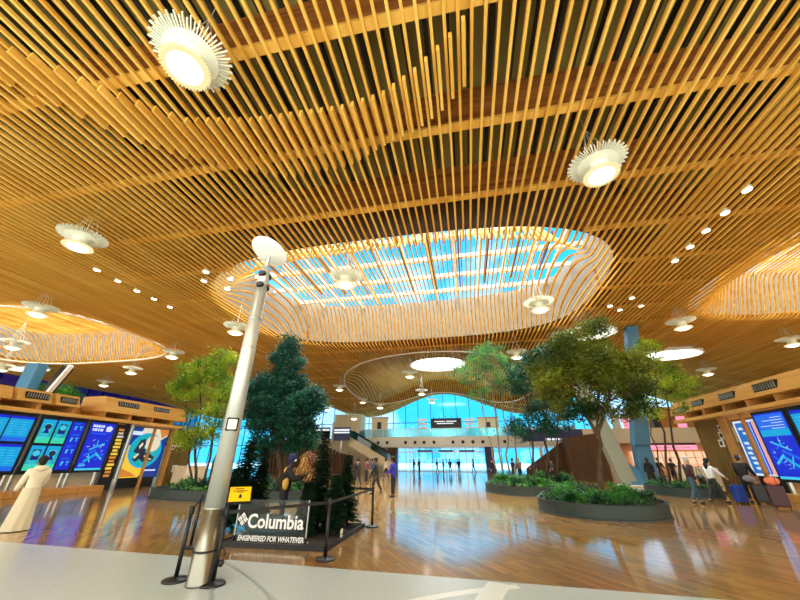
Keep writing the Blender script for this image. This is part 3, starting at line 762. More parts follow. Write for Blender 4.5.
def scr_cards(K_):
    def fn(d, U, Z, n):
        for i, (a0, a1) in enumerate(((.02, .31), (.35, .64))):
            for j, (c0, c1) in enumerate(((.02, .47), (.52, .97))):
                for s in range(8):
                    K_.rect(d, U(a0), U(a1), Z(c0+(c1-c0)*s/8), Z(c0+(c1-c0)*(s+1)/8), n, CI['green' if s < 2 else ('teal' if s < 5 else 'cyan')])
                cx = (a0+a1)/2; cz = c0+(c1-c0)*.62
                K_.rect(d, U(cx-.08), U(cx+.08), Z(cz-.09), Z(cz+.1), n+.004, CI['shade' if (i+j) % 2 == 0 else 'cyan2'])
                K_.poly(d, [(U(cx+.075*math.cos(q)*1.0), Z(cz+.03+.055*math.sin(q))) for q in [k*PI/5 for k in range(10)]], n+.008, CI['cyan2' if (i+j) % 2 == 0 else 'shade'])
                K_.poly(d, [(U(cx-.07), Z(cz-.09)), (U(cx+.07), Z(cz-.09)), (U(cx+.03), Z(cz-.02)), (U(cx-.03), Z(cz-.02))], n+.008, CI['deep'])
                bars(K_, d, U, Z, n, a0+.04, a1-.04, c0+.05, c0+.18, 3, 'cyan2', i*3+j)
        K_.rect(d, U(.68), U(.99), Z(.02), Z(.97), n, CI['blue'])
        for k in range(4):
            bars(K_, d, U, Z, n, .74, .95, .08+.235*k+.13, .08+.235*k+.18, 2, 'sky', k)
            K_.poly(d, [(U(.76), Z(.1+.235*k)), (U(.8), Z(.1+.235*k)), (U(.82), Z(.18+.235*k)), (U(.77), Z(.18+.235*k))], n+.006, CI['cyan2'])
            K_.rect(d, U(.9), U(.92), Z(.1+.235*k), Z(.17+.235*k), n+.006, CI['cyan2']); K_.rect(d, U(.87), U(.95), Z(.165+.235*k), Z(.18+.235*k), n+.007, CI['cyan2'])
    return fn
def scr_map(K_, top='blue', seed=2):
    def fn(d, U, Z, n):
        K_.rect(d, U(0), U(1), Z(.04), Z(1), n, CI['blue']); K_.rect(d, U(0), U(1), Z(0), Z(.04), n, CI['cyan2'])
        if top == 'sky':
            K_.rect(d, U(.03), U(.97), Z(.64), Z(.98), n+.003, CI['sky']); K_.rect(d, U(.03), U(.97), Z(.64), Z(.74), n+.004, CI['cyan'])
            bars(K_, d, U, Z, n, .1, .9, .74, .95, 5, 'white', 8, .22)
        else:
            for k, (a, w_) in enumerate([(.08, .09), (.19, .07), (.28, .09), (.39, .06), (.47, .08), (.1, .06), (.18, .1), (.31, .07), (.41, .12)]):
                z = .9 if k < 5 else .82; K_.rect(d, U(a), U(a+w_), Z(z), Z(z+.055), n+.006, CI['white'])
            K_.poly(d, [(U(.66), Z(.82)), (U(.86), Z(.82)), (U(.93), Z(.9)), (U(.8), Z(.95)), (U(.64), Z(.92))], n+.006, CI['white'])
            bars(K_, d, U, Z, n, .1, .9, .74, .79, 1, 'sky', 5)
        rr = random.Random(seed)
        def ln(a0, c0, a1, c1, w_, m):
            dx, dz2 = U(a1)-U(a0), Z(c1)-Z(c0); L = math.hypot(dx, dz2); ox, oz = -dz2/L*w_, dx/L*w_
            K_.poly(d, [(U(a0)-ox, Z(c0)-oz), (U(a1)-ox, Z(c1)-oz), (U(a1)+ox, Z(c1)+oz), (U(a0)+ox, Z(c0)+oz)], n+.007, CI[m])
        ln(.25, .42, .8, .56, .035, 'cyan2'); ln(.35, .54, .7, .45, .03, 'sky'); ln(.5, .49, .5, .62, .025, 'cyan2'); ln(.12, .3, .55, .42, .05, 'sky'); ln(.2, .17, .62, .34, .07, 'cyan'); ln(.55, .36, .88, .22, .05, 'cyan2'); ln(.6, .2, .9, .34, .03, 'sky'); ln(.3, .33, .44, .16, .03, 'cyan2')
        for k in range(16): a, c = rr.uniform(.08, .85), rr.uniform(.1, .66); ln(a, c, a+rr.uniform(.05, .12), c+rr.uniform(-.03, .03), .012, rr.choice(['cyan2', 'sky', 'white']))
        for k in range(4): K_.rect(d, U(.08+.05*k), U(.11+.05*k), Z(.07), Z(.14), n+.006, CI['cyan2'])
    return fn
def poster_fish(K_):
    def fn(d, U, Z, n):
        K_.rect(d, U(0), U(1), Z(0), Z(1), n, CI['navy'])
        K_.poly(d, [(U(0), Z(0)), (U(.5), Z(0)), (U(.62), Z(.16)), (U(.1), Z(.62)), (U(0), Z(.66))], n+.003, CI['yellow'])
        K_.poly(d, [(U(0), Z(.02)), (U(.45), Z(.02)), (U(.3), Z(.1)), (U(0), Z(.2))], n+.004, CI['orange'])
        K_.poly(d, [(U(.3), Z(1)), (U(.98), Z(1)), (U(.99), Z(.86)), (U(.8), Z(.74)), (U(.25), Z(.86))], n+.003, CI['cream'])
        K_.poly(d, [(U(.72), Z(1)), (U(1), Z(1)), (U(1), Z(.9)), (U(.84), Z(.8))], n+.005, CI['orange'])
        K_.rect(d, U(.05), U(.3), Z(.84), Z(.92), n+.005, CI['white'])
        K_.poly(d, [(U(.5+.42*math.cos(k*PI/16)), Z(.54+.36*math.sin(k*PI/16))) for k in range(32)], n+.006, CI['cyan'])
        K_.poly(d, [(U(.5+.38*math.cos(k*PI/16)), Z(.54+.325*math.sin(k*PI/16))) for k in range(32)], n+.009, CI['teal'])
        K_.poly(d, [(U(.64+.2*math.cos(k*PI/10)), Z(.68+.17*math.sin(k*PI/10))) for k in range(20)], n+.012, CI['cream'])
        for pts in ([(.2, .5), (.3, .74), (.42, .78), (.46, .66), (.36, .46)], [(.22, .36), (.42, .58), (.52, .56), (.46, .42), (.32, .3)], [(.45, .5), (.62, .48), (.78, .4), (.74, .32), (.5, .3), (.4, .36)]):
            K_.poly(d, [(U(a), Z(c)) for a, c in pts], n+.016, CI['shade'])
        for pts in ([(.3, .62), (.36, .7), (.4, .66), (.33, .56)], [(.24, .4), (.34, .48), (.36, .45), (.28, .36)], [(.5, .44), (.6, .42), (.6, .4), (.5, .4)], [(.66, .38), (.72, .36), (.7, .34), (.62, .36)]):
            K_.poly(d, [(U(a), Z(c)) for a, c in pts], n+.02, CI['cream'])
        K_.rect(d, U(.62), U(.92), Z(.12), Z(.15), n+.006, CI['white'])
    return fn
def poster_blue(K_):
    def fn(d, U, Z, n):
        K_.rect(d, U(0), U(1), Z(0), Z(1), n, CI['white']); K_.rect(d, U(.44), U(.94), Z(.04), Z(.96), n+.003, CI['pblue']); K_.rect(d, U(0), U(.36), Z(.02), Z(.98), n+.003, CI['pink']); K_.rect(d, U(.36), U(.42), Z(.04), Z(.96), n+.004, CI['blue'])
        rr = random.Random(5)
        for k in range(9):
            a, c = rr.uniform(.5, .72), .1+.09*k; K_.poly(d, [(U(a), Z(c)), (U(a+.16), Z(c+.01)), (U(a+.18), Z(c+.05)), (U(a+.03), Z(c+.055))], n+.006, CI['white'])
        for k in range(6):
            a, c = rr.uniform(.04, .2), .1+.13*k; K_.rect(d, U(a), U(a+.1), Z(c), Z(c+.05), n+.006, CI[rr.choice(['yellow', 'orange', 'green'])])
    return fn
screen(KL, 11.7, 14.0, 1.0, 3.78, 'big cyan schedule screen at the left edge, nearest of the left kiosk screens', scr_sched(KL))
screen(KL, 14.12, 16.5, 1.0, 3.78, 'big left kiosk screen of four green portrait cards and a blue column', scr_cards(KL))
screen(KL, 16.62, 18.28, 1.0, 3.78, 'big blue map screen with white heading on the left kiosk', scr_map(KL))
screen(KR, 17.86, 19.72, .76, 3.72, 'big blue map screen with a lighter top on the right kiosk', scr_map(KR, 'sky', 6))
screen(KR, 15.4, 17.76, .76, 3.72, 'blue screen cut off by the right edge of the photo', scr_sched(KR))
def poster(K_, u0, u1, z0, z1, label, fn):
    t = thing('poster_panel', label, 'poster', K_.pt((u0+u1)/2, 0, 0)); off = Vector(t.location)
    def bd(mb, name, mats): o = mb.build(name, mats, t); o.data.transform(Matrix.Translation(-off))
    bd(K_.box(MB(), u0, u1, -.4, -.26, z0, z1), 'frame', 'darkmetal')
    d = MB(); fn(d, lambda a: u0+.04+(u1-u0-.08)*a, lambda c: z0+.04+(z1-z0-.08)*c, -.25); bd(d, 'print', CM)
    bd(K_.box(MB(), u0+.2, u1-.2, -.38, -.28, 0, z0), 'foot', 'darkmetal')
poster(KL, 19.75, 22.9, .55, 3.72, 'yellow and blue lit poster with a teal circle on the left kiosk', poster_fish(KL))
poster(KR, 19.9, 21.95, .9, 3.55, 'blue and pink lit poster with white marks on the right kiosk', poster_blue(KR))
def kiosk(K_, u0, u1, ztop, posts, vents, label, recess, slatwall, plinth):
    t = thing('kiosk_canopy', label, 'kiosk', K_.pt((u0+u1)/2, 0, 0)); off = Vector(t.location)
    def bd(mb, name, mats, bevel=0):
        o = mb.build(name, mats, t, bevel=bevel); o.data.transform(Matrix.Translation(-off)); return o
    bd(K_.box(MB(), u0, u1, -1.6, .45, 3.8, 3.98), 'shelf', 'ply')
    # upper fascia: tilted face in sections
    b = MB()
    for (a, c, zt) in recess:
        q = [K_.pt(a, .55, 4.3), K_.pt(c, .55, 4.3), K_.pt(c, -1.4, 4.3), K_.pt(a, -1.4, 4.3)]
        r_ = [K_.pt(a, .25, zt), K_.pt(c, .25, zt), K_.pt(c, -1.4, zt), K_.pt(a, -1.4, zt)]
        if K_.sg > 0: q.reverse(); r_.reverse()
        b.hexa(q, r_)
    bd(b, 'fascia', 'ply')
    b = MB(); K_.box(b, u0, u1, -1.5, -1.2, 3.98, ztop-.55); bd(b, 'back_panel', 'oak')
    uu = u0+.8
    while uu < u1: bd(K_.box(MB(), uu-.09, uu+.09, -1.2, .4, 3.98, 4.3), 'rib', 'oak'); uu += 1.7
    for (a, c, z0, z1) in vents:
        n0 = .55-(z0-4.3)/(ztop-4.3)*.3
        b = MB(); K_.box(b, a, c, n0-.2, n0+.02, z0, z1); v = bd(b, 'vent', 'darkmetal')
        g = MB(); k = 9
        for i in range(k): K_.box(g, a+(c-a)*(i+.25)/k, a+(c-a)*(i+.6)/k, n0+.02, n0+.05, z0+.04, z1-.04)
        o = g.build('vent_grille', 'metal', v); o.data.transform(Matrix.Translation(-off))
    for (u, w_, z1, m) in posts:
        b = MB(); K_.box(b, u-w_/2, u+w_/2, -.08, .06, 0, z1); bd(b, 'post', m)
    (a, c) = slatwall
    b = MB(); K_.box(b, a, c, -.5, -.3, 0, 3.8); k = int(abs(c-a)/.16)
    for i in range(k): K_.box(b, a+(c-a)*(i+.2)/k, a+(c-a)*(i+.75)/k, -.3, -.24, .02, 3.78)
    bd(b, 'slat_wall', mat('slat_wall_'+('l' if K_.sg > 0 else 'r'), S(150, 122, 66), .6, noise=S(120, 96, 48), nscale=(4, 8, .3)))
    (a, c) = plinth
    b = MB(); K_.box(b, a, c, -1.3, .5, 0, .3); bd(b, 'plinth', 'oak', .02)
    return t
kiosk(KL, 9.5, 23.3, 5.2, [(19.2, .25, 3.8, 'darkmetal'), (19.62, .12, 3.8, 'metal'), (21.35, .14, 3.8, 'oak'), (23.1, .22, 3.8, 'oak')],
    [(17.75, 19.2, 4.72, 5.0), (20.4, 21.7, 4.75, 5.02), (12.9, 13.9, 4.45, 4.75), (14.5, 15.3, 4.45, 4.75)],
    'wooden kiosk canopy on the left above the cyan and blue screens', [(9.5, 12.4, 4.9), (12.6, 14.1, 4.9), (14.3, 15.5, 4.9), (16.9, 23.3, 5.2)], (23.2, 25.6), (10, 18.6))
kiosk(KR, 13.5, 25.9, 5.0, [(20.75, .14, 3.8, 'oak'), (22.25, .5, 3.8, 'oak')],
    [(17.3, 18.6, 4.5, 4.85), (19.9, 21.0, 4.5, 4.82), (22.4, 23.4, 4.5, 4.82), (24.0, 24.9, 4.35, 4.65)],
    'wooden kiosk canopy on the right above the blue map screens', [(13.5, 25.9, 5.05)], (22.5, 25.2), (13.5, 20))
def wall_plate(K_, u, z, label, s=.2):
    t = thing('wall_plate', label, 'socket plate', K_.pt(u, -.24, z))
    g = K_.sg
    b = MB(); b.box(0, g*.04, -s, s, -s, s); b.build('plate', 'white', t, bevel=.01); b = MB(); b.box(g*.04, g*.06, -s*.4, s*.4, -s*.5, s*.5); b.build('socket', 'darkmetal', t)
wall_plate(KL, 24.0, 2.75, 'upper white plate on the left kiosk slatted wall'); wall_plate(KL, 24.3, 1.05, 'lower white plate on the left kiosk slatted wall', .24); wall_plate(KL, 23.6, 2.5, 'middle white plate on the left kiosk slatted wall', .16)
wall_plate(KR, 22.95, 3.3, 'topmost white plate on the right kiosk slatted wall', .16); wall_plate(KR, 23.05, 2.9, 'second white plate from the top on the right kiosk slatted wall'); wall_plate(KR, 23.3, 2.5, 'third white plate from the top on the right kiosk slatted wall'); wall_plate(KR, 22.65, .95, 'lowest white plate on the right kiosk slatted wall, by the walking man', .22)
t = thing('brochure_rack', 'dark brochure rack with yellow and white cards between blue map screen and poster', 'rack', (-22.0, 18.85, 0))
MB().box(-.3, .1, -.42, .3, 0, 3.7).build('panel', 'dark', t)
b = MB(); random.seed(4)
for k in range(14):
    z = 3.45-k*.2; b.box(.1, .12, -.2+random.uniform(-.05, .02), .1+random.uniform(0, .12), z-.13, z, random.choice([0, 1, 1, 2]))
b.build('card', ['wletter', C_['yellow'], C_['orange']], t)
for K_, u, l in [(KL, 24.5, 'left'), (KR, 24.3, 'right')]:
    t = thing('bench_block', 'pale cream block seat beside the %s kiosk slatted wall' % l, 'bench', K_.pt(u, 1.0, 0))
    MB().box(-.55, .55, -1.0, 1.0, .12, 1.25).build('body', 'cream', t, bevel=.03); MB().box(-.45, .45, -.9, .9, 0, .12).build('base', 'dark', t)

# fixtureless fill spots added over the mezzanine to brighten the far dome
for x in (-11, -3.5, 4):
    ls = bpy.data.lights.new('dome_fill_light', 'SPOT'); ls.energy = 2600; ls.color = (.86, .94, 1); ls.shadow_soft_size = .5; ls.spot_size = R(125); ls.spot_blend = .6
    lo = bpy.data.objects.new('dome_fill_light', ls); col.objects.link(lo); lo.location = (x, 58.5, 4.3)
    lo.rotation_euler = (Vector((-3.5, 47, 13))-lo.location).to_track_quat('-Z', 'Y').to_euler()
# ------------------------------------------------------------------ lamp post
pb = onz(198, 585)
t = thing('light_pole', 'tall silver light pole with a white reflector disc, standing on the pale floor', 'light pole', pb)
MB().lathe([(.175, 0), (.175, .03), (.165, .05), (.165, .95)], n=28).build('sleeve', 'sleeve', t, smooth=True)
MB().tube([(0, 0, .95), (0, 0, 3.6), (0, 0, 5.0)], [.152, .132, .115], 28).build('shaft', 'pole', t, smooth=True)
for z in (.96, 3.62, 4.22): MB().lathe([(.155 if z < 2 else .135, -.012), (.16 if z < 2 else .14, 0), (.155 if z < 2 else .135, .012)], (0, 0, z), 28).build('joint_ring', 'metal', t)
# spotlight section
MB().tube([(0, 0, 5.0), (0, 0, 5.42)], [.118, .112], 28).build('spot_housing', 'pole', t, smooth=True)
cdir = Vector((-pb.x, -pb.y, 0)).normalized(); side = Vector((cdir.y, -cdir.x, 0))
for z in (4.98, 5.25):
    for sg in (1, -1):
        d = (cdir*.9+side*.45*sg).normalized() if sg == 1 else (cdir*-.3+side*-.95).normalized()
        b = MB(); b.tube([d*.06+Vector((0, 0, z)), d*.128+Vector((0, 0, z+.03))], [.085, .075], 14); sp_o = b.build('spotlight', 'dark', t)
        b = MB(); b.tube([d*.12+Vector((0, 0, z+.03)), d*.135+Vector((0, 0, z+.035))], [.055, .05], 12); b.build('spot_lens', 'darkmetal', sp_o)
MB().tube([(0, 0, 5.42), (.0, 0, 5.5), (.05, -.04, 5.72)], [.06, .05, .04], 10).build('neck', 'metal', t)
ctr = Vector((.02, -.03, 5.86)); dv = (pb+ctr-Vector((0, 0, EYE))).normalized(); nrm = (dv*-.68+(-RT-UP*1.15).normalized()*.73).normalized()
q = nrm.to_track_quat('Z', 'Y').to_matrix()
b = MB(); b.lathe([(.02, .05), (.25, .035), (.4, 0), (.42, -.015), (.4, -.03), (.02, -.05)], n=36)
b.v = [tuple(ctr+q @ Vector(v)) for v in b.v]; b.build('reflector_disc', 'white', t, smooth=False)
f_ = cdir*.16
b = MB(); sx = side*.075
hx = [f_*.85+sx*-1+Vector((0, 0, 2.12)), f_*.85+sx+Vector((0, 0, 2.12)), f_*.85+sx+Vector((0, 0, 2.29)), f_*.85-sx+Vector((0, 0, 2.29))]
b.hexa([p+cdir*.03 for p in hx], [p-cdir*.03 for p in hx]); b.build('access_plate', 'white', t, bevel=.02)
b = MB(); hx2 = [(p-Vector((0, 0, 2.2))-f_*.85)*1.3+Vector((0, 0, 2.2))+f_*.85 for p in hx]; b.hexa([p+cdir*.015 for p in hx2], [p-cdir*.03 for p in hx2]); b.build('plate_frame', 'darkmetal', t, bevel=.02)
b = MB(); b.tube([(.178*math.cos(a), .178*math.sin(a), .42) for a in [k*2*PI/24 for k in range(25)]], .012, 6); b.build('strap', 'dark', t)
p0 = side*-.19+cdir*.06
b = MB(); b.tube([p0*.95+Vector((0, 0, .42)), p0*1.25+Vector((0, 0, .44)), p0*1.5+Vector((0, 0, .36)), p0*1.35+Vector((0, 0, .27))], .012, 6); b.ball(p0*1.3+Vector((0, 0, .25)), .05, 8, 6); b.build('padlock_cable', 'dark', t)

# ------------------------------------------------------------------ stanchions
ST = {}
def stanchion(key, p, label, h=.97):
    t = thing('stanchion', label, 'stanchion', p, 0, 'black belt stanchions round the display'); ST[key] = (t, Vector(p))
    MB().lathe([(.18, 0), (.185, .015), (.17, .03), (.06, .045), (.03, .06)], n=24).build('base', 'dark', t, smooth=True)
    MB().tube([(0, 0, .05), (0, 0, h-.1)], .031, 14).build('post', 'dark', t, smooth=True)
    MB().lathe([(.035, h-.12), (.042, h-.1), (.042, h-.01), (.035, h)], n=16).build('head', 'darkmetal', t)
    return t
stanchion('a', onz(175, 581), 'black stanchion just left of the foot of the silver pole')
stanchion('b', onz(212, 585), 'black stanchion right of the silver pole, holding the yellow notice')
stanchion('c', onz(325, 560), 'black stanchion at the near right corner of the display')
stanchion('d', onz(372, 527), 'black stanchion nearest the person in the blue coat, right of the small trees')
stanchion('e', onz(190, 548), 'black stanchion behind the silver pole, partly hidden by it')
stanchion('f', (-3.55, 10.6, 0), 'black stanchion behind the small display trees at the back corner')
def belt(a, b_, z=.9):
    t, p = ST[a]; q = ST[b_][1]-p; d = q.normalized()*.04
    o = MB().bar(d+Vector((0, 0, z)), q-d+Vector((0, 0, z)), .006, .05).build('belt', 'dark', t)
belt('b', 'c'); belt('c', 'd'); belt('d', 'f'); belt('e', 'a')
p = ST['b'][1]
t = thing('notice_sign', 'yellow notice on a tilted black frame on top of the stanchion', 'sign', (p.x+.0, p.y, .97), math.atan2(p.x, -p.y)*-1 if 0 else R(36))
MB().tube([(0, 0, 0), (0, 0, .08)], .02, 8).build('clamp', 'dark', t)
b = MB(); b.hexa([(-.03, -.13, .06), (.33, -.13, .06), (.33, -.11, .04), (-.03, -.11, .04)], [(-.03, .05, .28), (.33, .05, .28), (.33, .07, .26), (-.03, .07, .26)]); b.build('frame', 'darkmetal', t)
b = MB(); b.quad((-.01, -.121, .084), (.31, -.121, .084), (.31, .037, .277), (-.01, .037, .277)); b.build('face', 'yellow', t)
b = MB()
for (x0, x1, f0, f1) in ((.07, .2, .82, .88), (.04, .26, .68, .73), (.1, .2, .6, .64)):
    P_ = lambda x, f: (x, -.121+.158*f-.002, .084+.193*f+.003)
    b.quad(P_(x0, f0), P_(x1, f0), P_(x1, f1), P_(x0, f1))
b.poly([P_(.13, .22), P_(.18, .22), P_(.175, .42), P_(.155, .5), P_(.14, .4)]); b.build('print', 'dark', t)

# ------------------------------------------------------------------ foliage
def leafmesh(name, clumps, size, mat_, parent, aspect=2.2):
    V, Fc = [], []
    rnd = random
    for (c, rad, n) in clumps:
        for _ in range(n):
            d = Vector((rnd.gauss(0, 1), rnd.gauss(0, 1), rnd.gauss(0, .75)))*rad*.5
            p = Vector(c)+d
            a = Vector((rnd.gauss(0, 1), rnd.gauss(0, 1), rnd.gauss(-.2, .6))).normalized(); u = Vector((rnd.gauss(0, .7), rnd.gauss(0, .7), 1)).normalized()
            s_ = a.cross(u)
            if s_.length < .01: continue
            s_ = s_.normalized(); L = size*rnd.uniform(.65, 1.3); W = L/aspect; m_ = a.cross(s_)*L*.12
            k = len(V); V += [tuple(p-a*L*.5), tuple(p+s_*W*.5+m_), tuple(p+a*L*.5), tuple(p-s_*W*.5+m_)]; Fc.append((k, k+1, k+2, k+3))
    me = bpy.data.meshes.new(name); me.from_pydata(V, [], Fc); me.update()
    return link(name, me, mat_, parent)
def branchy(b, p, q, r0, r1, wob=.08, n=5):
    p, q = Vector(p), Vector(q); pts = []
    for i in range(n+1):
        f = i/n; w_ = wob*(q-p).length*math.sin(PI*f)
        pts.append(p.lerp(q, f)+Vector((random.uniform(-w_, w_), random.uniform(-w_, w_), random.uniform(-w_, w_)*.3)))
    b.tube(pts, [r0+(r1-r0)*i/n for i in range(n+1)], 7); return pts
def tree(label, base, stems, blobs, leaf, mat_, bark='bark', dens=1.0, group=None, name='tree', per=46, aspect=2.2):
    """stems: (dx,dy,top x,y,z, r) in world; blobs: (center, (rx,ry,rz), clumps, clump radius)"""
    base = Vector(base); t = thing(name, label, 'tree', base, 0, group)
    tips = []; clumps = []
    for (c, rr, n, cr) in blobs:
        c = Vector(c)-base
        for _ in range(int(n*dens)):
            d = Vector((random.gauss(0, 1), random.gauss(0, 1), random.gauss(0, 1))).normalized()*random.uniform(.45, 1)**.6
            q = c+Vector((d.x*rr[0], d.y*rr[1], d.z*rr[2])); clumps.append((q, cr*random.uniform(.7, 1.25), per)); tips.append(q)
    heads = []
    for (dx, dy, tx, ty, tz, r, *z0) in stems:
        b = MB(); pts = branchy(b, (dx, dy, z0[0] if z0 else -.02), Vector((tx, ty, tz))-base, r, r*.45, .025, 7); heads.append((pts, r)); tr = b.build('trunk', bark, t, smooth=True)
    for q in random.sample(tips, min(len(tips), 26)):
        pts, r = min(heads, key=lambda h: min((x-q).length for x in h[0]))
        pt = min(pts[3:], key=lambda x: (x-q).length+max(0, x.z-q.z+.3)*2); b = MB(); branchy(b, pt, q, r*.36, r*.08, .09, 4); b.build('branch', bark, t, smooth=True)
    leafmesh('foliage', clumps, leaf, mat_, t, aspect); return t
def planter(c, rx, ry, h, label, n_shrub, shrub_label, grp, mats_, smax=.55, rot=0):
    t = thing('planter', label, 'planter', (c[0], c[1], 0), rot)
    n = 48
    b = MB(); b.lathe([(1.0, 0), (1.0, .04), (.985, .05), (.985, h-.02), (1.0, h), (.95, h), (.95, h-.08)], n=n, rx=rx, ry=ry)
    b.f = b.f[:-1]; b.m = b.m[:-1]
    b.build('rim_wall', 'planter', t)
    b = MB(); b.poly([(rx*.96*math.cos(2*PI*k/n), ry*.96*math.sin(2*PI*k/n), h-.06) for k in range(n)]); b.build('soil', 'soil', t)
    gc = []
    for _ in range(150):
        a, r = random.uniform(0, 2*PI), math.sqrt(random.random())*.9
        gc.append(((c[0]+rx*r*math.cos(a), c[1]+ry*r*math.sin(a), h+.06), .16, 10))
    g = leafmesh('ground_cover', gc, .16, mats_[-1], None); tag(g, 'low green ground cover leaves filling '+label.split(' with ')[0], 'ground cover', kind='stuff')
    k = 0; spots = []
    while k < n_shrub:
        a, r = random.uniform(0, 2*PI), math.sqrt(random.random())*.84
        x, y = c[0]+rx*r*math.cos(a), c[1]+ry*r*math.sin(a)
        spots.append((x, y)); k += 1
    for (x, y) in spots:
        src = SHRUBS[random.choice(mats_)]
        o = copy_tree(src) if src.get('used') else src
        src['used'] = 1
        o.location = (x, y, h-.08); s_ = random.uniform(.65, 1.1)*smax/.55; o.scale = (s_, s_, s_*random.uniform(.8, 1.15)); o.rotation_euler = (0, 0, random.uniform(0, 6))
        o['label'] = shrub_label; o['group'] = grp
    return t
SHRUBS = {}
def make_shrub(mat_):
    t = thing('shrub', '', 'shrub', (0, 0, 0))
    b = MB()
    for k in range(26):
        a = random.uniform(0, 2*PI); L = random.uniform(.3, .6); up = random.uniform(.35, .8); w_ = random.uniform(.035, .07)
        d = Vector((math.cos(a), math.sin(a), 0)); s_ = Vector((-d.y, d.x, 0)); prev = None
        for i in range(5):
            f = i/4; p = d*L*f+Vector((0, 0, up*(1.5*f-.9*f*f))); ww = w_*(.35+1.6*f*(1-f)*2)*(1 if i < 4 else .1)
            cur = (p-s_*ww, p+s_*ww)
            if prev: b.quad(prev[0], prev[1], cur[1], cur[0])
            prev = cur
    b.build('fronds', mat_, t)
    leafmesh('leaves', [((random.uniform(-.3, .3), random.uniform(-.3, .3), random.uniform(.1, .55)), .2, 16) for _ in range(16)], .13, mat_, t)
    return t
for mm in ('gbright', 'gshade', 'gteal'): SHRUBS[mm] = make_shrub(mm)

random.seed(21)
planter((-11.3, 17.0), 4.9, 2.35, .42, 'dark low oval planter on the left with the lime and dark trees', 16, 'leafy shrub growing in the left oval planter', 'shrubs in the left oval planter', ['gshade', 'gshade', 'gteal'], .5)
planter((4.4, 14.65), 2.05, 2.1, .42, 'dark low oval planter nearest on the right, with the big spreading tree', 22, 'bright green fern in the nearest right oval planter', 'ferns in the nearest right planter', ['gbright', 'gbright', 'gshade'], .45)
planter((3.4, 23.0), 2.6, 3.4, .42, 'dark low oval planter behind the nearest right one, with slender trees', 26, 'green shrub in the middle right oval planter with slender trees', 'shrubs in the middle right planter', ['gbright', 'gshade', 'gteal'], .55)
planter((11.0, 22.6), 1.5, 2.3, .42, 'small dark planter by the right kiosk, with two slender stems', 9, 'dark green shrub in the planter by the right kiosk', 'shrubs in the planter by the right kiosk', ['gshade', 'gshade', 'gteal'], .42)

def W(px, py, Y): return ony(px, py, Y)
def blob(px, py, Y, rx, ry, rz, n, cr=.4): return (W(px, py, Y), (rx, ry, rz), n, cr)
random.seed(5)
# left lime tree (several stems)
bs = Vector((-13.4, 16.3, .36))
tree('multi-stem lime green tree left of the silver pole, in the left planter', bs,
     [(0, 0, *W(200, 385, 16.3), .075), (.35, .1, *W(222, 390, 16.5), .07), (-.25, .15, *W(186, 400, 16), .06), (.6, 0, *W(232, 400, 16.6), .06)],
     [blob(203, 372, 16.2, 1.2, 1.1, .8, 44), blob(186, 390, 16, .8, .9, .6, 22), blob(222, 388, 16.5, .8, .9, .8, 26), blob(222, 358, 16.3, .8, .7, .3, 14), blob(208, 412, 16.2, 1.0, .9, .4, 12), blob(192, 437, 16, .7, .7, .45, 16), blob(216, 430, 16.3, .6, .6, .5, 12)],
     .15, 'glime', dens=1.1, per=80)
# dark conical tree
bs = Vector((-9.3, 17.0, .36))
tree('tall dense dark green tree behind the display, right of the silver pole', bs,
     [(0, 0, *W(283, 375, 17), .16), (.15, .1, *W(292, 400, 17), .08)],
     [blob(289, 346, 17, .42, .5, .5, 18), blob(287, 362, 17, .85, .8, .6, 30), blob(282, 382, 17, 1.35, 1.2, .8, 60), blob(286, 404, 17, 1.75, 1.5, .9, 84), blob(280, 424, 17, 1.6, 1.5, .7, 60), blob(300, 420, 17, 1.1, 1.0, .9, 34), blob(260, 412, 17, .8, .8, .9, 28), blob(312, 400, 17, .6, .7, .8, 24), blob(255, 390, 17, .5, .6, .5, 14), blob(308, 437, 17, .6, .7, .5, 16), blob(262, 445, 17, .5, .6, .6, 14), blob(285, 441, 17, 1.0, 1.0, .5, 18)],
     .17, 'gdark', per=110)
# right: big spreading tree
bs = Vector((4.45, 14.5, .36))
tree('big spreading tree with a dark crown in the nearest right planter', bs,
     [(0, 0, *W(599, 424, 14.5), .12), (.42, 0, *W(616, 378, 14.3), .075, 2.2), (.4, .02, *W(570, 385, 14.8), .07, 2.1), (.42, .02, *W(598, 360, 14.6), .07, 2.3)],
     [blob(575, 345, 14.8, 1.25, 1.1, .55, 44), blob(600, 365, 14.5, 1.6, 1.3, .6, 60), blob(560, 385, 14.8, 1.1, 1.1, .5, 34), blob(620, 385, 14.3, 1.1, 1.1, .5, 36), blob(592, 328, 14.7, .6, .6, .25, 12), blob(545, 365, 15, .8, .8, .5, 20), blob(630, 365, 14.3, .6, .8, .5, 16), blob(575, 408, 14.7, 1.4, .9, .3, 24), blob(620, 410, 14.4, 1.0, .8, .2, 12)],
     .15, 'gmid', per=95)
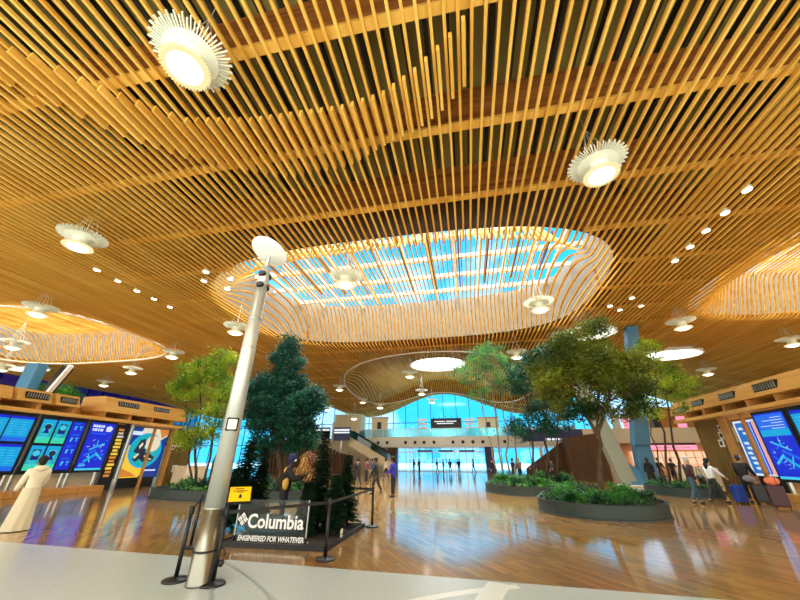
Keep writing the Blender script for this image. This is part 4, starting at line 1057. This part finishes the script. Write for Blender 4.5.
# right: slim teal trees in the middle planter
bs = Vector((1.9, 23.2, .36))
tree('slender multi-stem pale teal tree, leftmost of the right trees', bs,
     [(0, 0, *W(492, 385, 23), .07), (.4, .1, *W(502, 390, 23), .065), (.75, -.1, *W(511, 395, 22.6), .065), (-.2, .2, *W(480, 395, 23.4), .05)],
     [blob(488, 358, 23, 1.4, 1.2, .9, 40, .45), blob(470, 375, 23.3, 1.2, 1.1, .7, 20, .45), blob(506, 376, 22.7, 1.0, 1.0, .9, 24, .45), blob(486, 395, 23, 1.4, 1.2, .5, 10, .4)],
     .15, 'gteal', 'palebark', per=62)
bs = Vector((4.2, 22.2, .36))
tree('dark teal tree between the slender pale tree and the big spreading tree', bs,
     [(0, 0, *W(545, 385, 21.5), .09), (-.6, .1, *W(527, 400, 22), .07), (.5, 0, *W(560, 400, 21.5), .06)],
     [blob(522, 380, 22, 1.1, 1.1, .9, 34, .45), blob(540, 360, 21.5, 1.2, 1.1, .8, 34, .45), blob(540, 410, 21.5, 1.3, 1.1, .7, 30, .45), blob(528, 428, 22, 1.1, 1.0, .6, 22, .45), blob(556, 425, 21.5, .9, .9, .6, 16, .45)],
     .17, 'gdark', per=70)
bs = Vector((10.2, 21.8, .36))
tree('slender yellow-green tree with two stems beside the right kiosk', bs,
     [(0, 0, *W(655, 395, 21), .07), (.45, -.1, *W(666, 395, 20.6), .075), (-.1, .1, *W(642, 400, 21.5), .045)],
     [blob(648, 352, 21, .7, .8, .8, 20, .42), blob(660, 378, 20.8, 1.2, 1.1, .8, 30, .42), blob(684, 388, 20.4, 1.0, .9, .6, 20, .42), blob(660, 408, 20.8, 1.2, 1.0, .6, 16, .4), blob(640, 360, 21.4, .6, .7, .6, 12, .4)],
     .15, 'glime', 'bark', per=64)
# greenery beyond the left kiosk
for px, rx_, l in [(40, 2.4, 'left'), (66, 1.7, 'right')]:
    p = W(px, 394, 31)
    tree('bushy green tree top behind the left kiosk roof, the %s of two' % l, (p.x, 31, 0), [(0, 0, p.x, 31, p.z, .14)], [(p, (rx_, 1.3, .9), 44, .6)], .26, 'gbright', per=60)

# small conifers of the display
def conifer(p, h, label, rbase=.5, seed=1, low=.12):
    rr = random.Random(seed); t = thing('fir_tree', label, 'tree', p, 0, 'small dark firs of the display')
    MB().tube([(0, 0, 0), (0, 0, h*.6), (0, 0, h)], [.045, .028, .008], 8).build('trunk', 'bark', t)
    b = MB(); f = MB(); z = h*low; 
    while z < h*.985:
        fr = 1-z/h; nb = 7 if fr > .25 else 5; a0 = rr.uniform(0, 6)
        for k in range(nb):
            a = a0+2*PI*k/nb+rr.uniform(-.25, .25); L = (rbase*fr**.85+.06)*rr.uniform(.75, 1.15); d = Vector((math.cos(a), math.sin(a), -.28)); s_ = Vector((-d.y, d.x, 0))
            p1 = Vector((0, 0, z)); p2 = p1+d*L; b.tube([p1, p2], [.008, .003], 3, cap=False)
            m_ = max(4, int(L/.035))
            for i in range(m_):
                q = p1+d*L*(i+.6)/m_; ln = .11*(1.15-.5*i/m_)
                for sg in (1, -1, .3, -.3):
                    v = (d*.7+s_*sg*rr.uniform(.5, 1)+Vector((0, 0, rr.uniform(-.3, .35)))).normalized()*ln; wv = Vector((0, 0, 1)).cross(v).normalized()*.03
                    f.quad(q-wv*.6, q+wv*.6, q+v+wv, q+v-wv)
        z += h*.028+.012
    b.build('branches', 'bark', t); f.build('needles', 'gpine', t); return t
pz = .07
for (px, py, Y, rb, lb, sd) in [
    (326, 430, 9.3, .42, 'slim tall fir in the display, its top highest beside the furry figure', 1),
    (349, 452, 10.0, .36, 'fir at the right end of the display beside the far stanchion', 2),
    (310, 480, 8.7, .26, 'low fir in front of the furry figure at the display front', 3),
    (252, 438, 9.7, .7, 'wide dark fir at the left of the display, behind the yellow notice', 4),
    (266, 445, 10.1, .42, 'fir behind the mannequin, between the two left firs and the furry figure', 5),
    (238, 466, 9.2, .5, 'low fir at the left edge of the display next to the silver pole', 6),
    (337, 474, 8.9, .26, 'small fir at the right front, between slim fir and belt', 7)]:
    q = ony(px, py, Y); conifer((q.x, Y, pz), q.z-pz, lb, rb, sd)

# ------------------------------------------------------------------ display stage and sign
x0, x1, y0, y1 = -5.45, -2.95, 7.62, 10.35
t = thing('display_stage', 'low dark bark-covered display stage on the wood floor', 'stage', ((x0+x1)/2, (y0+y1)/2, 0))
hw, hh = (x1-x0)/2, (y1-y0)/2
b = MB(); b.box(-hw, hw, -hh, -hh+.06, 0, .09); b.box(-hw, hw, hh-.06, hh, 0, .09); b.box(-hw, -hw+.06, -hh, hh, 0, .09); b.box(hw-.06, hw, -hh, hh, 0, .09); b.build('edge', 'darkmetal', t)
MB().box(-hw+.06, hw-.06, -hh+.06, hh-.06, 0, .07).build('bark_bed', 'soil', t)
a, c = ony(236, 540, 7.85), ony(303, 540, 7.85)
t = thing('brand_sign', 'clear panel with white lettering at the front of the display stage', 'sign', ((a.x+c.x)/2, 7.85, .07))
hw = (c.x-a.x)/2+.06
MB().box(-hw, hw, -.008, .008, .02, .78).build('clear_panel', 'acrylic', t)
for sx_ in (-hw, hw): MB().box(sx_-.02, sx_+.02, -.03, .03, 0, .1).build('foot', 'darkmetal', t)
for sx_ in (-hw, hw): MB().box(sx_-.012, sx_+.012, -.014, .014, .1, .78).build('edge_strip', 'metal', t)
M['tealsheet'] = mat('teal_cloth', S(34, 62, 70), .5)
k1, k2 = ony(255, 522, 7.85), ony(302, 522, 7.85); capz = ony(280, 528.5, 7.85).z-.07
tx = text('lettering', 'Columbia', .36, 'wletter', t, (-hw+.27, -.012, capz), (R(90), 0, 0), 'LEFT', .003, .95, .008)
b = MB()       # small serifs on the upright strokes
tx2 = text('lettering', 'ENGINEERED FOR WHATEVER', .132, 'wletter', t, (-hw+.09, -.012, ony(270, 541.5, 7.85).z-.07), (R(90), 0, 0), 'LEFT', .003, .86, .004, .2)
b = MB(); cx, cz, u = -hw+.145, capz+.15, .043
def dia(i, j, L, hz):
    for (a_, b_) in (((i, j), (i+L, j)),) if hz else (((i, j), (i, j+L)),): pass
    w_, h_ = (L, .78) if hz else (.78, L)
    pts = [(i, j), (i+w_, j), (i+w_, j+h_), (i, j+h_)]
    b.poly([(cx+(p-q_)*.707*u, -.014, cz+(p+q_)*.707*u) for p, q_ in pts])
for s_ in range(4):      # woven diamond emblem of strokes
    A_ = s_*PI/2; n0 = len(b.v)
    for (i, j, L, hz) in ((.2, .2, 2.0, True), (.2, 1.2, 2.0, True)): dia(i, j, L, hz)
    for k in range(n0, len(b.v)):
        x, y, z = b.v[k]; dx, dz_ = x-cx, z-cz; b.v[k] = (cx+dx*math.cos(A_)-dz_*math.sin(A_), y, cz+dx*math.sin(A_)+dz_*math.cos(A_))
b.build('emblem', 'wletter', t)
q = ony(341, 534, 7.9)
t = thing('price_card', 'tiny white card on the right edge of the display stage', 'card', (x1-.03, 8.55, .09))
MB().box(-.005, .005, -.06, .06, .0, .15).build('card', 'white', t); MB().box(.005, .008, -.04, .04, .04, .06).build('print', 'dark', t)
t = thing('white_stick', 'short white stick lying on the bark below the lettering', 'stick', (-3.62, 7.95, .085), R(-25))
MB().tube([(-.14, 0, 0), (.14, 0, 0)], .016, 8).build('rod', 'white', t)
t = thing('rock', 'teal grey boulder behind the clear sign panel', 'rock', (-4.65, 8.35, .05))
random.seed(9); b = MB(); b.ball((0, 0, .2), .5, 14, 9, sc=(1.3, .6, .5)); b.v = [tuple(Vector(v)*(1+random.uniform(-.06, .06))) for v in b.v]; b.build('stone', 'tealsheet', t)
# ------------------------------------------------------------------ figures
def skinmesh(name, verts, edges, radii, sub=1):
    me = bpy.data.meshes.new(name); me.from_pydata([tuple(v) for v in verts], edges, [])
    ob = bpy.data.objects.new(name+'_tmp', me); col.objects.link(ob)
    ob.modifiers.new('skin', 'SKIN'); sl = me.skin_vertices[0].data
    for i, r in enumerate(radii):
        sl[i].radius = (r, r) if not isinstance(r, tuple) else r; sl[i].use_root = (i == 0)
    if sub: m_ = ob.modifiers.new('sub', 'SUBSURF'); m_.levels = sub; m_.render_levels = sub
    dg = bpy.context.evaluated_depsgraph_get(); out = bpy.data.meshes.new_from_object(ob.evaluated_get(dg))
    bpy.data.objects.remove(ob); bpy.data.meshes.remove(me); out.name = name
    out.polygons.foreach_set('use_smooth', [True]*len(out.polygons)); return out
SKINS = {}
def cmat(n, c, r=.75):
    if n not in SKINS: SKINS[n] = mat(n, c, r)
    return SKINS[n]
def limb(o, L1, L2, a1, a2, out=0.0):
    """two segments; angles from straight down, + is forward (local +Y)"""
    p = Vector(o)
    k = p+Vector((out*L1, math.sin(a1)*L1, -math.cos(a1)*L1)); e = k+Vector((out*L2*.4, math.sin(a2)*L2, -math.cos(a2)*L2)); return p, k, e
def person(loc, face, label, h=1.7, legs=((.0, .0), (.0, .0)), arms=((.05, .15), (.05, .15)), lean=0.0, top=S(20, 20, 24), bottom=S(24, 24, 30), hair=S(30, 22, 18), skin=S(196, 150, 120), shoe=S(24, 22, 22),
           cap=None, long=0, skirt=None, longhair=False, bulk=1.0, name='person', short=False, cat='person', face_on=True, hood=False, extra=None, headtilt=0.0, sub=1, group=None):
    s = h/1.72
    t = thing(name, label, cat, loc, face, group)
    hipz = .9
    LL = [limb((sx*.095, 0, hipz), .42, .40, a, b_) for sx, (a, b_) in zip((-1, 1), legs)]
    drop = -min(l[2].z for l in LL)+.085
    root = Vector((0, 0, 0)); up = Vector((0, math.sin(lean), math.cos(lean)))
    pel = Vector((0, 0, .95)); sp1 = pel+up*.17; ch = pel+up*.38; nk = pel+up*.54; hb = nk+up*.08+Vector((0, .02+headtilt*.05, 0)); sk = hb+Vector((0, .02+headtilt*.06, .10)); crn = sk+Vector((0, -.01, .085))
    SH = [ch+Vector((sx*.185*bulk, 0, .08)) for sx in (-1, 1)]
    AR = [limb(SH[i], .29, .25, arms[i][0]+lean, arms[i][1]+lean, (-1, 1)[i]*.16) for i in (0, 1)]
    sh = Vector((0, 0, drop))
    V = [pel, sp1, ch, nk, hb, sk, crn]; E_ = [(0, 1), (1, 2), (2, 3), (3, 4), (4, 5), (5, 6)]; Rr = [(.125, .1), (.115, .09), (.13, .1), .056, .07, (.082, .095), (.055, .065)]
    def add(p, r, par): V.append(p); Rr.append(r); E_.append((par, len(V)-1)); return len(V)-1
    add(hb+Vector((0, .105, .05)), .016, 5) if face_on else None       # nose
    for sx in (-1, 1): add(sk+Vector((sx*.092, -.005, -.03)), .016, 5)     # ears
    for i in (0, 1):
        a = add(AR[i][0], .062, 2); b_ = add(AR[i][1], .044, a); w_ = add(AR[i][2], .03, b_)
        d = (AR[i][2]-AR[i][1]).normalized(); pm = add(AR[i][2]+d*.07, (.04, .02), w_)
        sd = Vector((0, 1, 0)) if abs(d.y) < .8 else Vector((0, 0, 1)); sd = (sd-d*sd.dot(d)).normalized(); nn = d.cross(sd)*(-1 if i else 1)
        for k, (off, L) in enumerate(((-.027, .065), (-.009, .08), (.009, .085), (.027, .075))):
            f1 = add(V[pm]+d*.03+sd*off, .0095, pm); f2 = add(V[f1]+d*L*.55+nn*.008, .0085, f1); add(V[f2]+d*L*.4+nn*.028, .0075, f2)
        th = add(V[w_]+d*.035+sd*.042, .011, w_); add(V[th]+d*.045+sd*.022, .009, th)
    for i in (0, 1):
        a = add(LL[i][0]+Vector((0, 0, .02)), .085, 0); b_ = add(LL[i][1], .056, a); an = add(LL[i][2], .036, b_); add(LL[i][2]+Vector((0, .12, -.045)), .032, an)
    V = [v+sh for v in V]
    link('body', skinmesh('body', [v*s for v in V], E_, [tuple(x*s for x in r) if isinstance(r, tuple) else r*s for r in Rr], sub), cmat('skin_%d' % int(skin[0]*999), skin, .6), t)
    off = lambda v: (v+sh)*s
    # eyes
    if face_on:
        b = MB()
        for sx in (-1, 1): b.ball(off(sk+Vector((sx*.032, .088, -.005))), .011*s, 6, 4)
        b.build('eyes', 'dark', t)
    # trousers
    if not skirt or skirt[1] < .95:
        v = [pel+up*.13, pel]; e = [(0, 1)]; r = [(.14*bulk, .118*bulk), (.15*bulk, .125*bulk)]
        for i in (0, 1):
            v += [LL[i][0]+Vector((0, 0, -.02)), LL[i][0].lerp(LL[i][1], .5), LL[i][1]]; n = len(v); e += [(1, n-3), (n-3, n-2), (n-2, n-1)]; r += [.102*bulk, .092*bulk, .074]
            if not short: v.append(LL[i][2]+Vector((0, 0, .03))); e.append((n-1, n)); r.append(.062)
        link('shorts' if short else 'trousers', skinmesh('trousers', [off(x) for x in v], e, [tuple(y*s for y in x) if isinstance(x, tuple) else x*s for x in r], sub), cmat('cloth_%d_%d_%d' % tuple(int(q*999) for q in bottom[:3]), bottom), t)
    # top / coat
    v = [ch, sp1, pel+Vector((0, 0, -.09)), nk-up*.05]; e = [(0, 1), (1, 2), (0, 3)]; r = [(.165*bulk, .13*bulk), (.15*bulk, .125*bulk), (.178*bulk, .155*bulk), .085]
    if long: v.append(pel+Vector((0, -.02, -long))); e.append((2, len(v)-1)); r.append((.2*bulk, .17*bulk))
    for i in (0, 1):
        n = len(v); v += [AR[i][0], AR[i][1], AR[i][2]+(AR[i][1]-AR[i][2])*.06]; e += [(0, n), (n, n+1), (n+1, n+2)]; r += [.082*bulk, .064*bulk, .05*bulk]
    tm = cmat('cloth_%d_%d_%d' % tuple(int(q*999) for q in top[:3]), top)
    link('jacket', skinmesh('jacket', [off(x) for x in v], e, [tuple(y*s for y in x) if isinstance(x, tuple) else x*s for x in r], sub), tm, t)
    if hood: MB().lathe([(.1, -.06), (.15, -.03), (.16, .02), (.12, .07), (.08, .08)], off(nk-up*.02+Vector((0, -.03, 0))), 18, mods=lambda i, a: 1+.08*math.sin(3*a+i)).build('hood', tm, t, smooth=True)
    if skirt:
        c_, L = skirt; pr = []
        for i in range(9): f = i/8; pr.append((.185+.09*f**1.2, -f*L))
        b = MB(); b.lathe(pr, off(pel+Vector((0, 0, .06))), 40, mods=lambda i, a: 1+.07*(i/8)*math.sin(9*a+i*.3)); b.f = b.f[:-2]; b.m = b.m[:-2]; b.build('skirt', cmat('cloth_%d_%d_%d' % tuple(int(q*999) for q in c_[:3]), c_), t, smooth=True)
    for i in (0, 1):
        a = LL[i][2]; v = [off(a+Vector((0, -.05, -.045))), off(a+Vector((0, .05, -.045))), off(a+Vector((0, .155, -.055)))]
        link('shoe', skinmesh('shoe', v, [(0, 1), (1, 2)], [.046*s, .05*s, .036*s], 1), cmat('shoe_%d' % int(shoe[0]*999), shoe, .5), t)
    hm = cmat('hair_%d_%d' % (int(hair[0]*999), int(hair[2]*999)), hair, .8)
    b = MB(); b.ball(off(sk+Vector((0, -.022, .035))), .112*s, 16, 10, sc=(.95, 1.0, 1.02)); b.ball(off(sk+Vector((0, -.06, -.03))), .085*s, 14, 8, sc=(1.0, .75, 1.1))
    if longhair: b.ball(off(nk+Vector((0, -.08, .0))), .1*s, 14, 8, sc=(1.0, .6, 1.6))
    b.build('hair', hm, t, smooth=True)
    if cap:
        b = MB(); b.lathe([(.112, 0), (.116, .03), (.1, .085), (.06, .12), (.005, .13)], off(sk+Vector((0, -.012, .01))), 18); b.poly([off(sk+Vector((x, y, .015))) for x, y in ((-.07, .08), (.07, .08), (.055, .17), (-.055, .17))]); b.build('cap', cmat('cap_%d' % int(cap[0]*999), cap), t, smooth=True)
    return t, off, dict(AR=AR, ch=ch, sk=sk, pel=pel, nk=nk)
LEFT, RIGHT, AWAY, NEAR = R(90), R(-90), 0.0, PI
WALK = ((.38, .1), (-.25, -.5)); WALK2 = ((-.3, -.55), (.42, .2)); STAND = ((.02, -.02), (.03, -.02))
BLK, DK = S(18, 18, 22), S(30, 28, 36)
# left: cream coat
person(onz(14, 531), R(75), 'person in a cream hooded coat and long cream skirt walking past the left screens', 1.68, ((.2, .05), (-.14, -.3)), ((.1, .5), (.2, .9)), .08, S(238, 229, 200), S(24, 24, 26), S(22, 18, 16), S(150, 104, 78), skirt=(S(220, 210, 178), .965), hood=True, long=.18, bulk=1.12)
# centre
person(onz(393, 497), R(80), 'person in a bright blue coat standing on the glossy floor', 1.74, STAND, ((.25, 1.1), (.2, 1.0)), 0, S(40, 44, 170), S(26, 24, 40), BLK, S(120, 84, 66), long=.16)
person(onz(376, 494), R(100), 'person in black striding next to the blue coat', 1.72, WALK, ((-.3, .1), (.4, .9)), .06, BLK, S(26, 26, 28), BLK, S(140, 100, 78))
# right group
person(onz(699, 504), R(-78), 'grey-haired person in a dark maroon jacket and jeans striding right', 1.75, WALK, ((.4, .8), (-.3, .1)), .1, S(58, 28, 30), S(50, 74, 90), S(196, 190, 184), longhair=False)
person(onz(720, 503), R(-78), 'person in a white jacket and dark trousers walking right with an arm stretched', 1.68, WALK2, ((.2, .6), (.7, .8)), .08, S(228, 230, 232), S(34, 44, 44), S(22, 18, 18), longhair=True)
person(onz(755, 503), R(-55), 'person in a black jacket and pale cap with a waist bag, beside the right kiosk', 1.78, STAND, ((.2, .5), (.25, .7)), .12, S(22, 26, 32), S(26, 26, 30), S(60, 56, 52), cap=S(222, 214, 190), bulk=1.15)
person(onz(655, 488), R(-20), 'person in black with long hair standing left of the two slim tree stems', 1.7, STAND, ((.1, .3), (.2, .6)), 0, BLK, BLK, S(30, 22, 20), longhair=True, skirt=(S(22, 22, 26), .75))
person(onz(664.5, 482.5), R(170), 'person in black top and shorts before the peach shop display', 1.72, STAND, ((.3, 1.2), (.3, 1.2)), 0, BLK, S(26, 26, 30), BLK, short=True)
person(onz(677, 484), R(-60), 'person in a black coat right of the slim tree stems, bending slightly forward', 1.68, STAND, ((.3, .9), (.4, 1.1)), .15, BLK, DK, S(80, 60, 44), long=.2)
person(onz(609, 478), R(20), 'person in black standing by the right side of the brown wood box', 1.75, STAND, ((.0, .2), (.1, .3)), 0, BLK, S(20, 20, 22), BLK)
# distant people, left of centre
for px, py, fc, tp, l in [(357, 488, 60, S(34, 30, 40), 'person in dark clothes among firs and walkers, left of the striding person in black'), (366, 484, -40, S(120, 66, 70), 'person with reddish top in the far left queue'), (372, 481, 120, S(60, 80, 120), 'person in a slate blue top in the far left queue'), (386, 480, 90, S(216, 208, 190), 'person in a white top between the striding person and the blue coat'), (349, 482, -60, S(90, 90, 96), 'person in grey at the left end of the far left queue')]:
    person(onz(px, py), R(fc), l, random.uniform(1.62, 1.76), random.choice([STAND, WALK]), ((.1, .4), (.2, .7)), .03, tp, DK, BLK, sub=1)
# people before the far glass doors
for k, (px, py, tp, l) in enumerate([(414, 473, BLK, 'first from the left'), (419.5, 474, DK, 'second from the left'), (437.5, 472.5, S(24, 30, 60), 'third from the left'), (443.5, 472, BLK, 'fourth from the left'), (450.5, 472.5, BLK, 'fifth from the left'), (459, 472, DK, 'sixth from the left'), (474, 472, S(60, 50, 60), 'last on the right')]):
    p = onz(px, py); p = ony(px, py, min(p.y, 53.5)); person((p.x, p.y, 0), R((-40, 50, 120, -100, 20, 160, 80)[k]), 'tiny dark figure standing before the far glass doors, '+l, 1.72, STAND if k % 2 else WALK, ((.1, .3), (.2, .8)), .03, tp, DK, BLK, sub=1)
# people behind the middle right planter
for k, (px, py, tp, l) in enumerate([(494, 477, BLK, 'leftmost'), (514, 477, S(30, 34, 70), 'second from the left'), (521, 478, S(120, 90, 60), 'third from the left'), (536, 477, S(50, 50, 80), 'fourth from the left'), (549, 478, BLK, 'fifth from the left'), (554, 477, S(70, 74, 84), 'rightmost')]):
    p = ony(px, py, 34); p.z = 0; person(p, R((80, -60, 30, 140, -100, 60)[k]), 'distant person behind the middle right planter, %s of six there' % l, 1.7, STAND, ((.1, .3), (.3, .9)), .03, tp, DK, BLK if k != 2 else S(180, 150, 110), sub=1)
# luggage
def suitcase(p, face, label, c, w=.42, h=.66, d=.26, tilt=0.0, handle=.3):
    t = thing('suitcase', label, 'suitcase', p, face); m_ = cmat('case_%d_%d' % (int(c[0]*999), int(c[2]*999)), c, .4)
    MB().box(-w/2, w/2, -d/2, d/2, .07, h).build('shell', m_, t, bevel=.04)
    for x in (-w/2+.06, w/2-.06):
        for y in (-d/2+.05, d/2-.05): MB().tube([(x-.015, y, .035), (x+.015, y, .035)], .035, 10).build('wheel', 'dark', t)
    b = MB()
    b.tube([(-.1, -d/2+.04, h-.02), (-.1, -d/2+.04, h+handle), (.1, -d/2+.04, h+handle), (.1, -d/2+.04, h-.02)], .012, 6); b.build('handle', 'darkmetal', t)
    b = MB()
    for k in range(5): b.box(-w*.4+k*w*.2-.008, -w*.4+k*w*.2+.008, -d/2-.006, d/2+.006, .12, h-.06)
    b.build('ridges', m_, t); return t
suitcase(onz(743, 504), R(20), 'blue wheeled suitcase on the floor left of the person in the pale cap', S(20, 60, 150), .46, .7)
suitcase(onz(764, 504), R(-10), 'black wheeled suitcase right of the person in the pale cap', S(26, 20, 26), .42, .72)
suitcase(onz(784, 509), R(-35), 'dark maroon wheeled suitcase with a pink bag on top, nearest the right kiosk', S(60, 18, 30), .5, .76, .3)
sp2 = onz(784, 509)
t = thing('tote_bag', 'pink and orange bag resting on the maroon suitcase', 'bag', (sp2.x, sp2.y, .76), R(-35))
b = MB(); b.ball((0, 0, .16), .2, 14, 8, sc=(1.1, .7, .8)); b.build('pouch', cmat('bag_pink', S(232, 130, 90)), t, smooth=True); MB().tube([(-.12, 0, .28), (-.06, 0, .4), (.06, 0, .4), (.12, 0, .28)], .015, 6).build('strap', 'dark', t)
pp = onz(755, 503); 
t = thing('waist_bag', 'grey pouch hanging at the hip of the person in the pale cap', 'bag', (pp.x-.05, pp.y-.3, .92), R(-55))
b = MB(); b.ball((0, 0, 0), .17, 14, 8, sc=(1.35, .5, .8)); b.build('pouch', cmat('bag_grey', S(120, 118, 118)), t, smooth=True); MB().tube([(-.2, 0, .03), (-.1, .1, .12), (.1, .1, .12), (.2, 0, .03)], .015, 6).build('strap', 'dark', t)
pp = onz(708, 503)
t = thing('shoulder_bag', 'black bag between the maroon jacket and the white jacket', 'bag', (pp.x, pp.y-.1, .72), R(-80))
b = MB(); b.ball((0, 0, .16), .2, 14, 8, sc=(1.2, .6, 1.0)); b.build('pouch', 'dark', t, smooth=True); MB().tube([(-.14, 0, .3), (-.06, 0, .62), (.06, 0, .62), (.14, 0, .3)], .014, 6).build('strap', 'dark', t)

# mannequin and furry figure of the display
mq = ony(283, 500, 9.1)
t, off, J = person((mq.x, 9.1, .07), R(-62), 'mannequin in black and gold jacket, navy beanie and pale goggles on the display stage', 1.62, STAND, ((.9, 2.2), (.5, 1.9)), .12, S(20, 20, 24), S(18, 18, 22), S(24, 30, 66), S(60, 50, 48), name='mannequin', cat='mannequin', bulk=1.35)
M['gold'] = mat('gold_cloth', S(206, 160, 60), .7)
for nm, c_, sc_ in (('jacket_panel', J['pel'].lerp(J['ch'], .4)+Vector((.165, -.01, 0)), (.7, .85, 1.7)), ('shoulder_panel', J['ch']+Vector((.21, -.03, .07)), (.8, .95, 1.0))):
    b = MB(); b.ball(off(c_), .1, 12, 8, sc=sc_); b.build(nm, 'gold', t, smooth=True)
MB().lathe([(.115, -.02), (.122, .03), (.11, .09), (.06, .14), (.005, .15)], off(J['sk']+Vector((0, -.01, .02))), 18).build('beanie', cmat('beanie', S(24, 34, 84)), t, smooth=True)
b = MB(); b.ball(off(J['sk']+Vector((0, .075, .0))), .075, 12, 8, sc=(1.25, .6, .6)); b.build('goggles', 'white', t, smooth=True)
fq = ony(313, 500, 9.35)
t = thing('furry_figure', 'shaggy brown furry figure with a tan back bending over beside the mannequin', 'display figure', (fq.x, 9.35, .07), R(70))
P0 = [(0, 0, .85), (0, .05, 1.15), (0, .12, 1.4), (0, .28, 1.5), (0, .42, 1.42), (0, .5, 1.34)]
V = [Vector(p) for p in P0]; E_ = [(i, i+1) for i in range(5)]; Rr = [.2, .23, .22, .13, .15, .08]
for sx in (-1, 1):
    n = len(V); V += [Vector((sx*.25, .12, 1.36)), Vector((sx*.32, .3, 1.1)), Vector((sx*.22, .5, 1.2)), Vector((sx*.2, .6, 1.25))]; E_ += [(2, n), (n, n+1), (n+1, n+2), (n+2, n+3)]; Rr += [.11, .085, .065, .05]
    for k in range(5):
        m_ = len(V); V += [Vector((sx*(.2+.03*(k-2)), .66, 1.27+.01*(k % 2))), Vector((sx*(.2+.035*(k-2)), .71, 1.24))]; E_ += [(n+3, m_), (m_, m_+1)]; Rr += [.014, .01]
    n = len(V); V += [Vector((sx*.13, 0, .8)), Vector((sx*.15, .1, .45)), Vector((sx*.15, .02, .08)), Vector((sx*.15, .16, .05))]; E_ += [(0, n), (n, n+1), (n+1, n+2), (n+2, n+3)]; Rr += [.15, .11, .075, .055]
body = skinmesh('body', V, E_, Rr, 2)
M['fur'] = mat('brown_fur', S(110, 66, 36), .95, noise=S(60, 34, 20), nscale=(9, 9, 4), bump=.6); M['tanfur'] = mat('tan_fur', S(214, 168, 100), .95, noise=S(160, 112, 56), nscale=(12, 12, 5))
fo = link('body', body, 'fur', t)
tufts, tan_ = MB(), MB(); random.seed(8)
for pl in body.polygons:
    for _ in range(2):
        c = Vector(pl.center)+Vector((random.uniform(-.02, .02), random.uniform(-.02, .02), random.uniform(-.02, .02))); nrm_ = Vector(pl.normal); d = (nrm_*.5+Vector((0, 0, -.8))).normalized()*random.uniform(.06, .13); s_ = nrm_.cross(Vector((0, 0, 1)))
        if s_.length < .1: continue
        s_ = s_.normalized()*.012; tg = tan_ if (c.z > 1.0 and c.y < .45 and nrm_.y < .35) else tufts
        tg.poly([c-s_, c+s_, c+d])
tufts.build('fur_tufts', 'fur', t); tan_.build('back_fur', 'tanfur', t)
b = MB()
for sx in (-1, 1): b.ball((sx*.06, .55, 1.45), .018, 6, 4)
b.build('eyes', 'dark', t)

t.scale = (1.12, 1.12, 1.12)
scene.view_settings.view_transform = 'Standard'; scene.view_settings.look = 'None'
scene.view_settings.exposure = -0.28; scene.view_settings.gamma = 1.0
scene.view_settings.use_curve_mapping = False
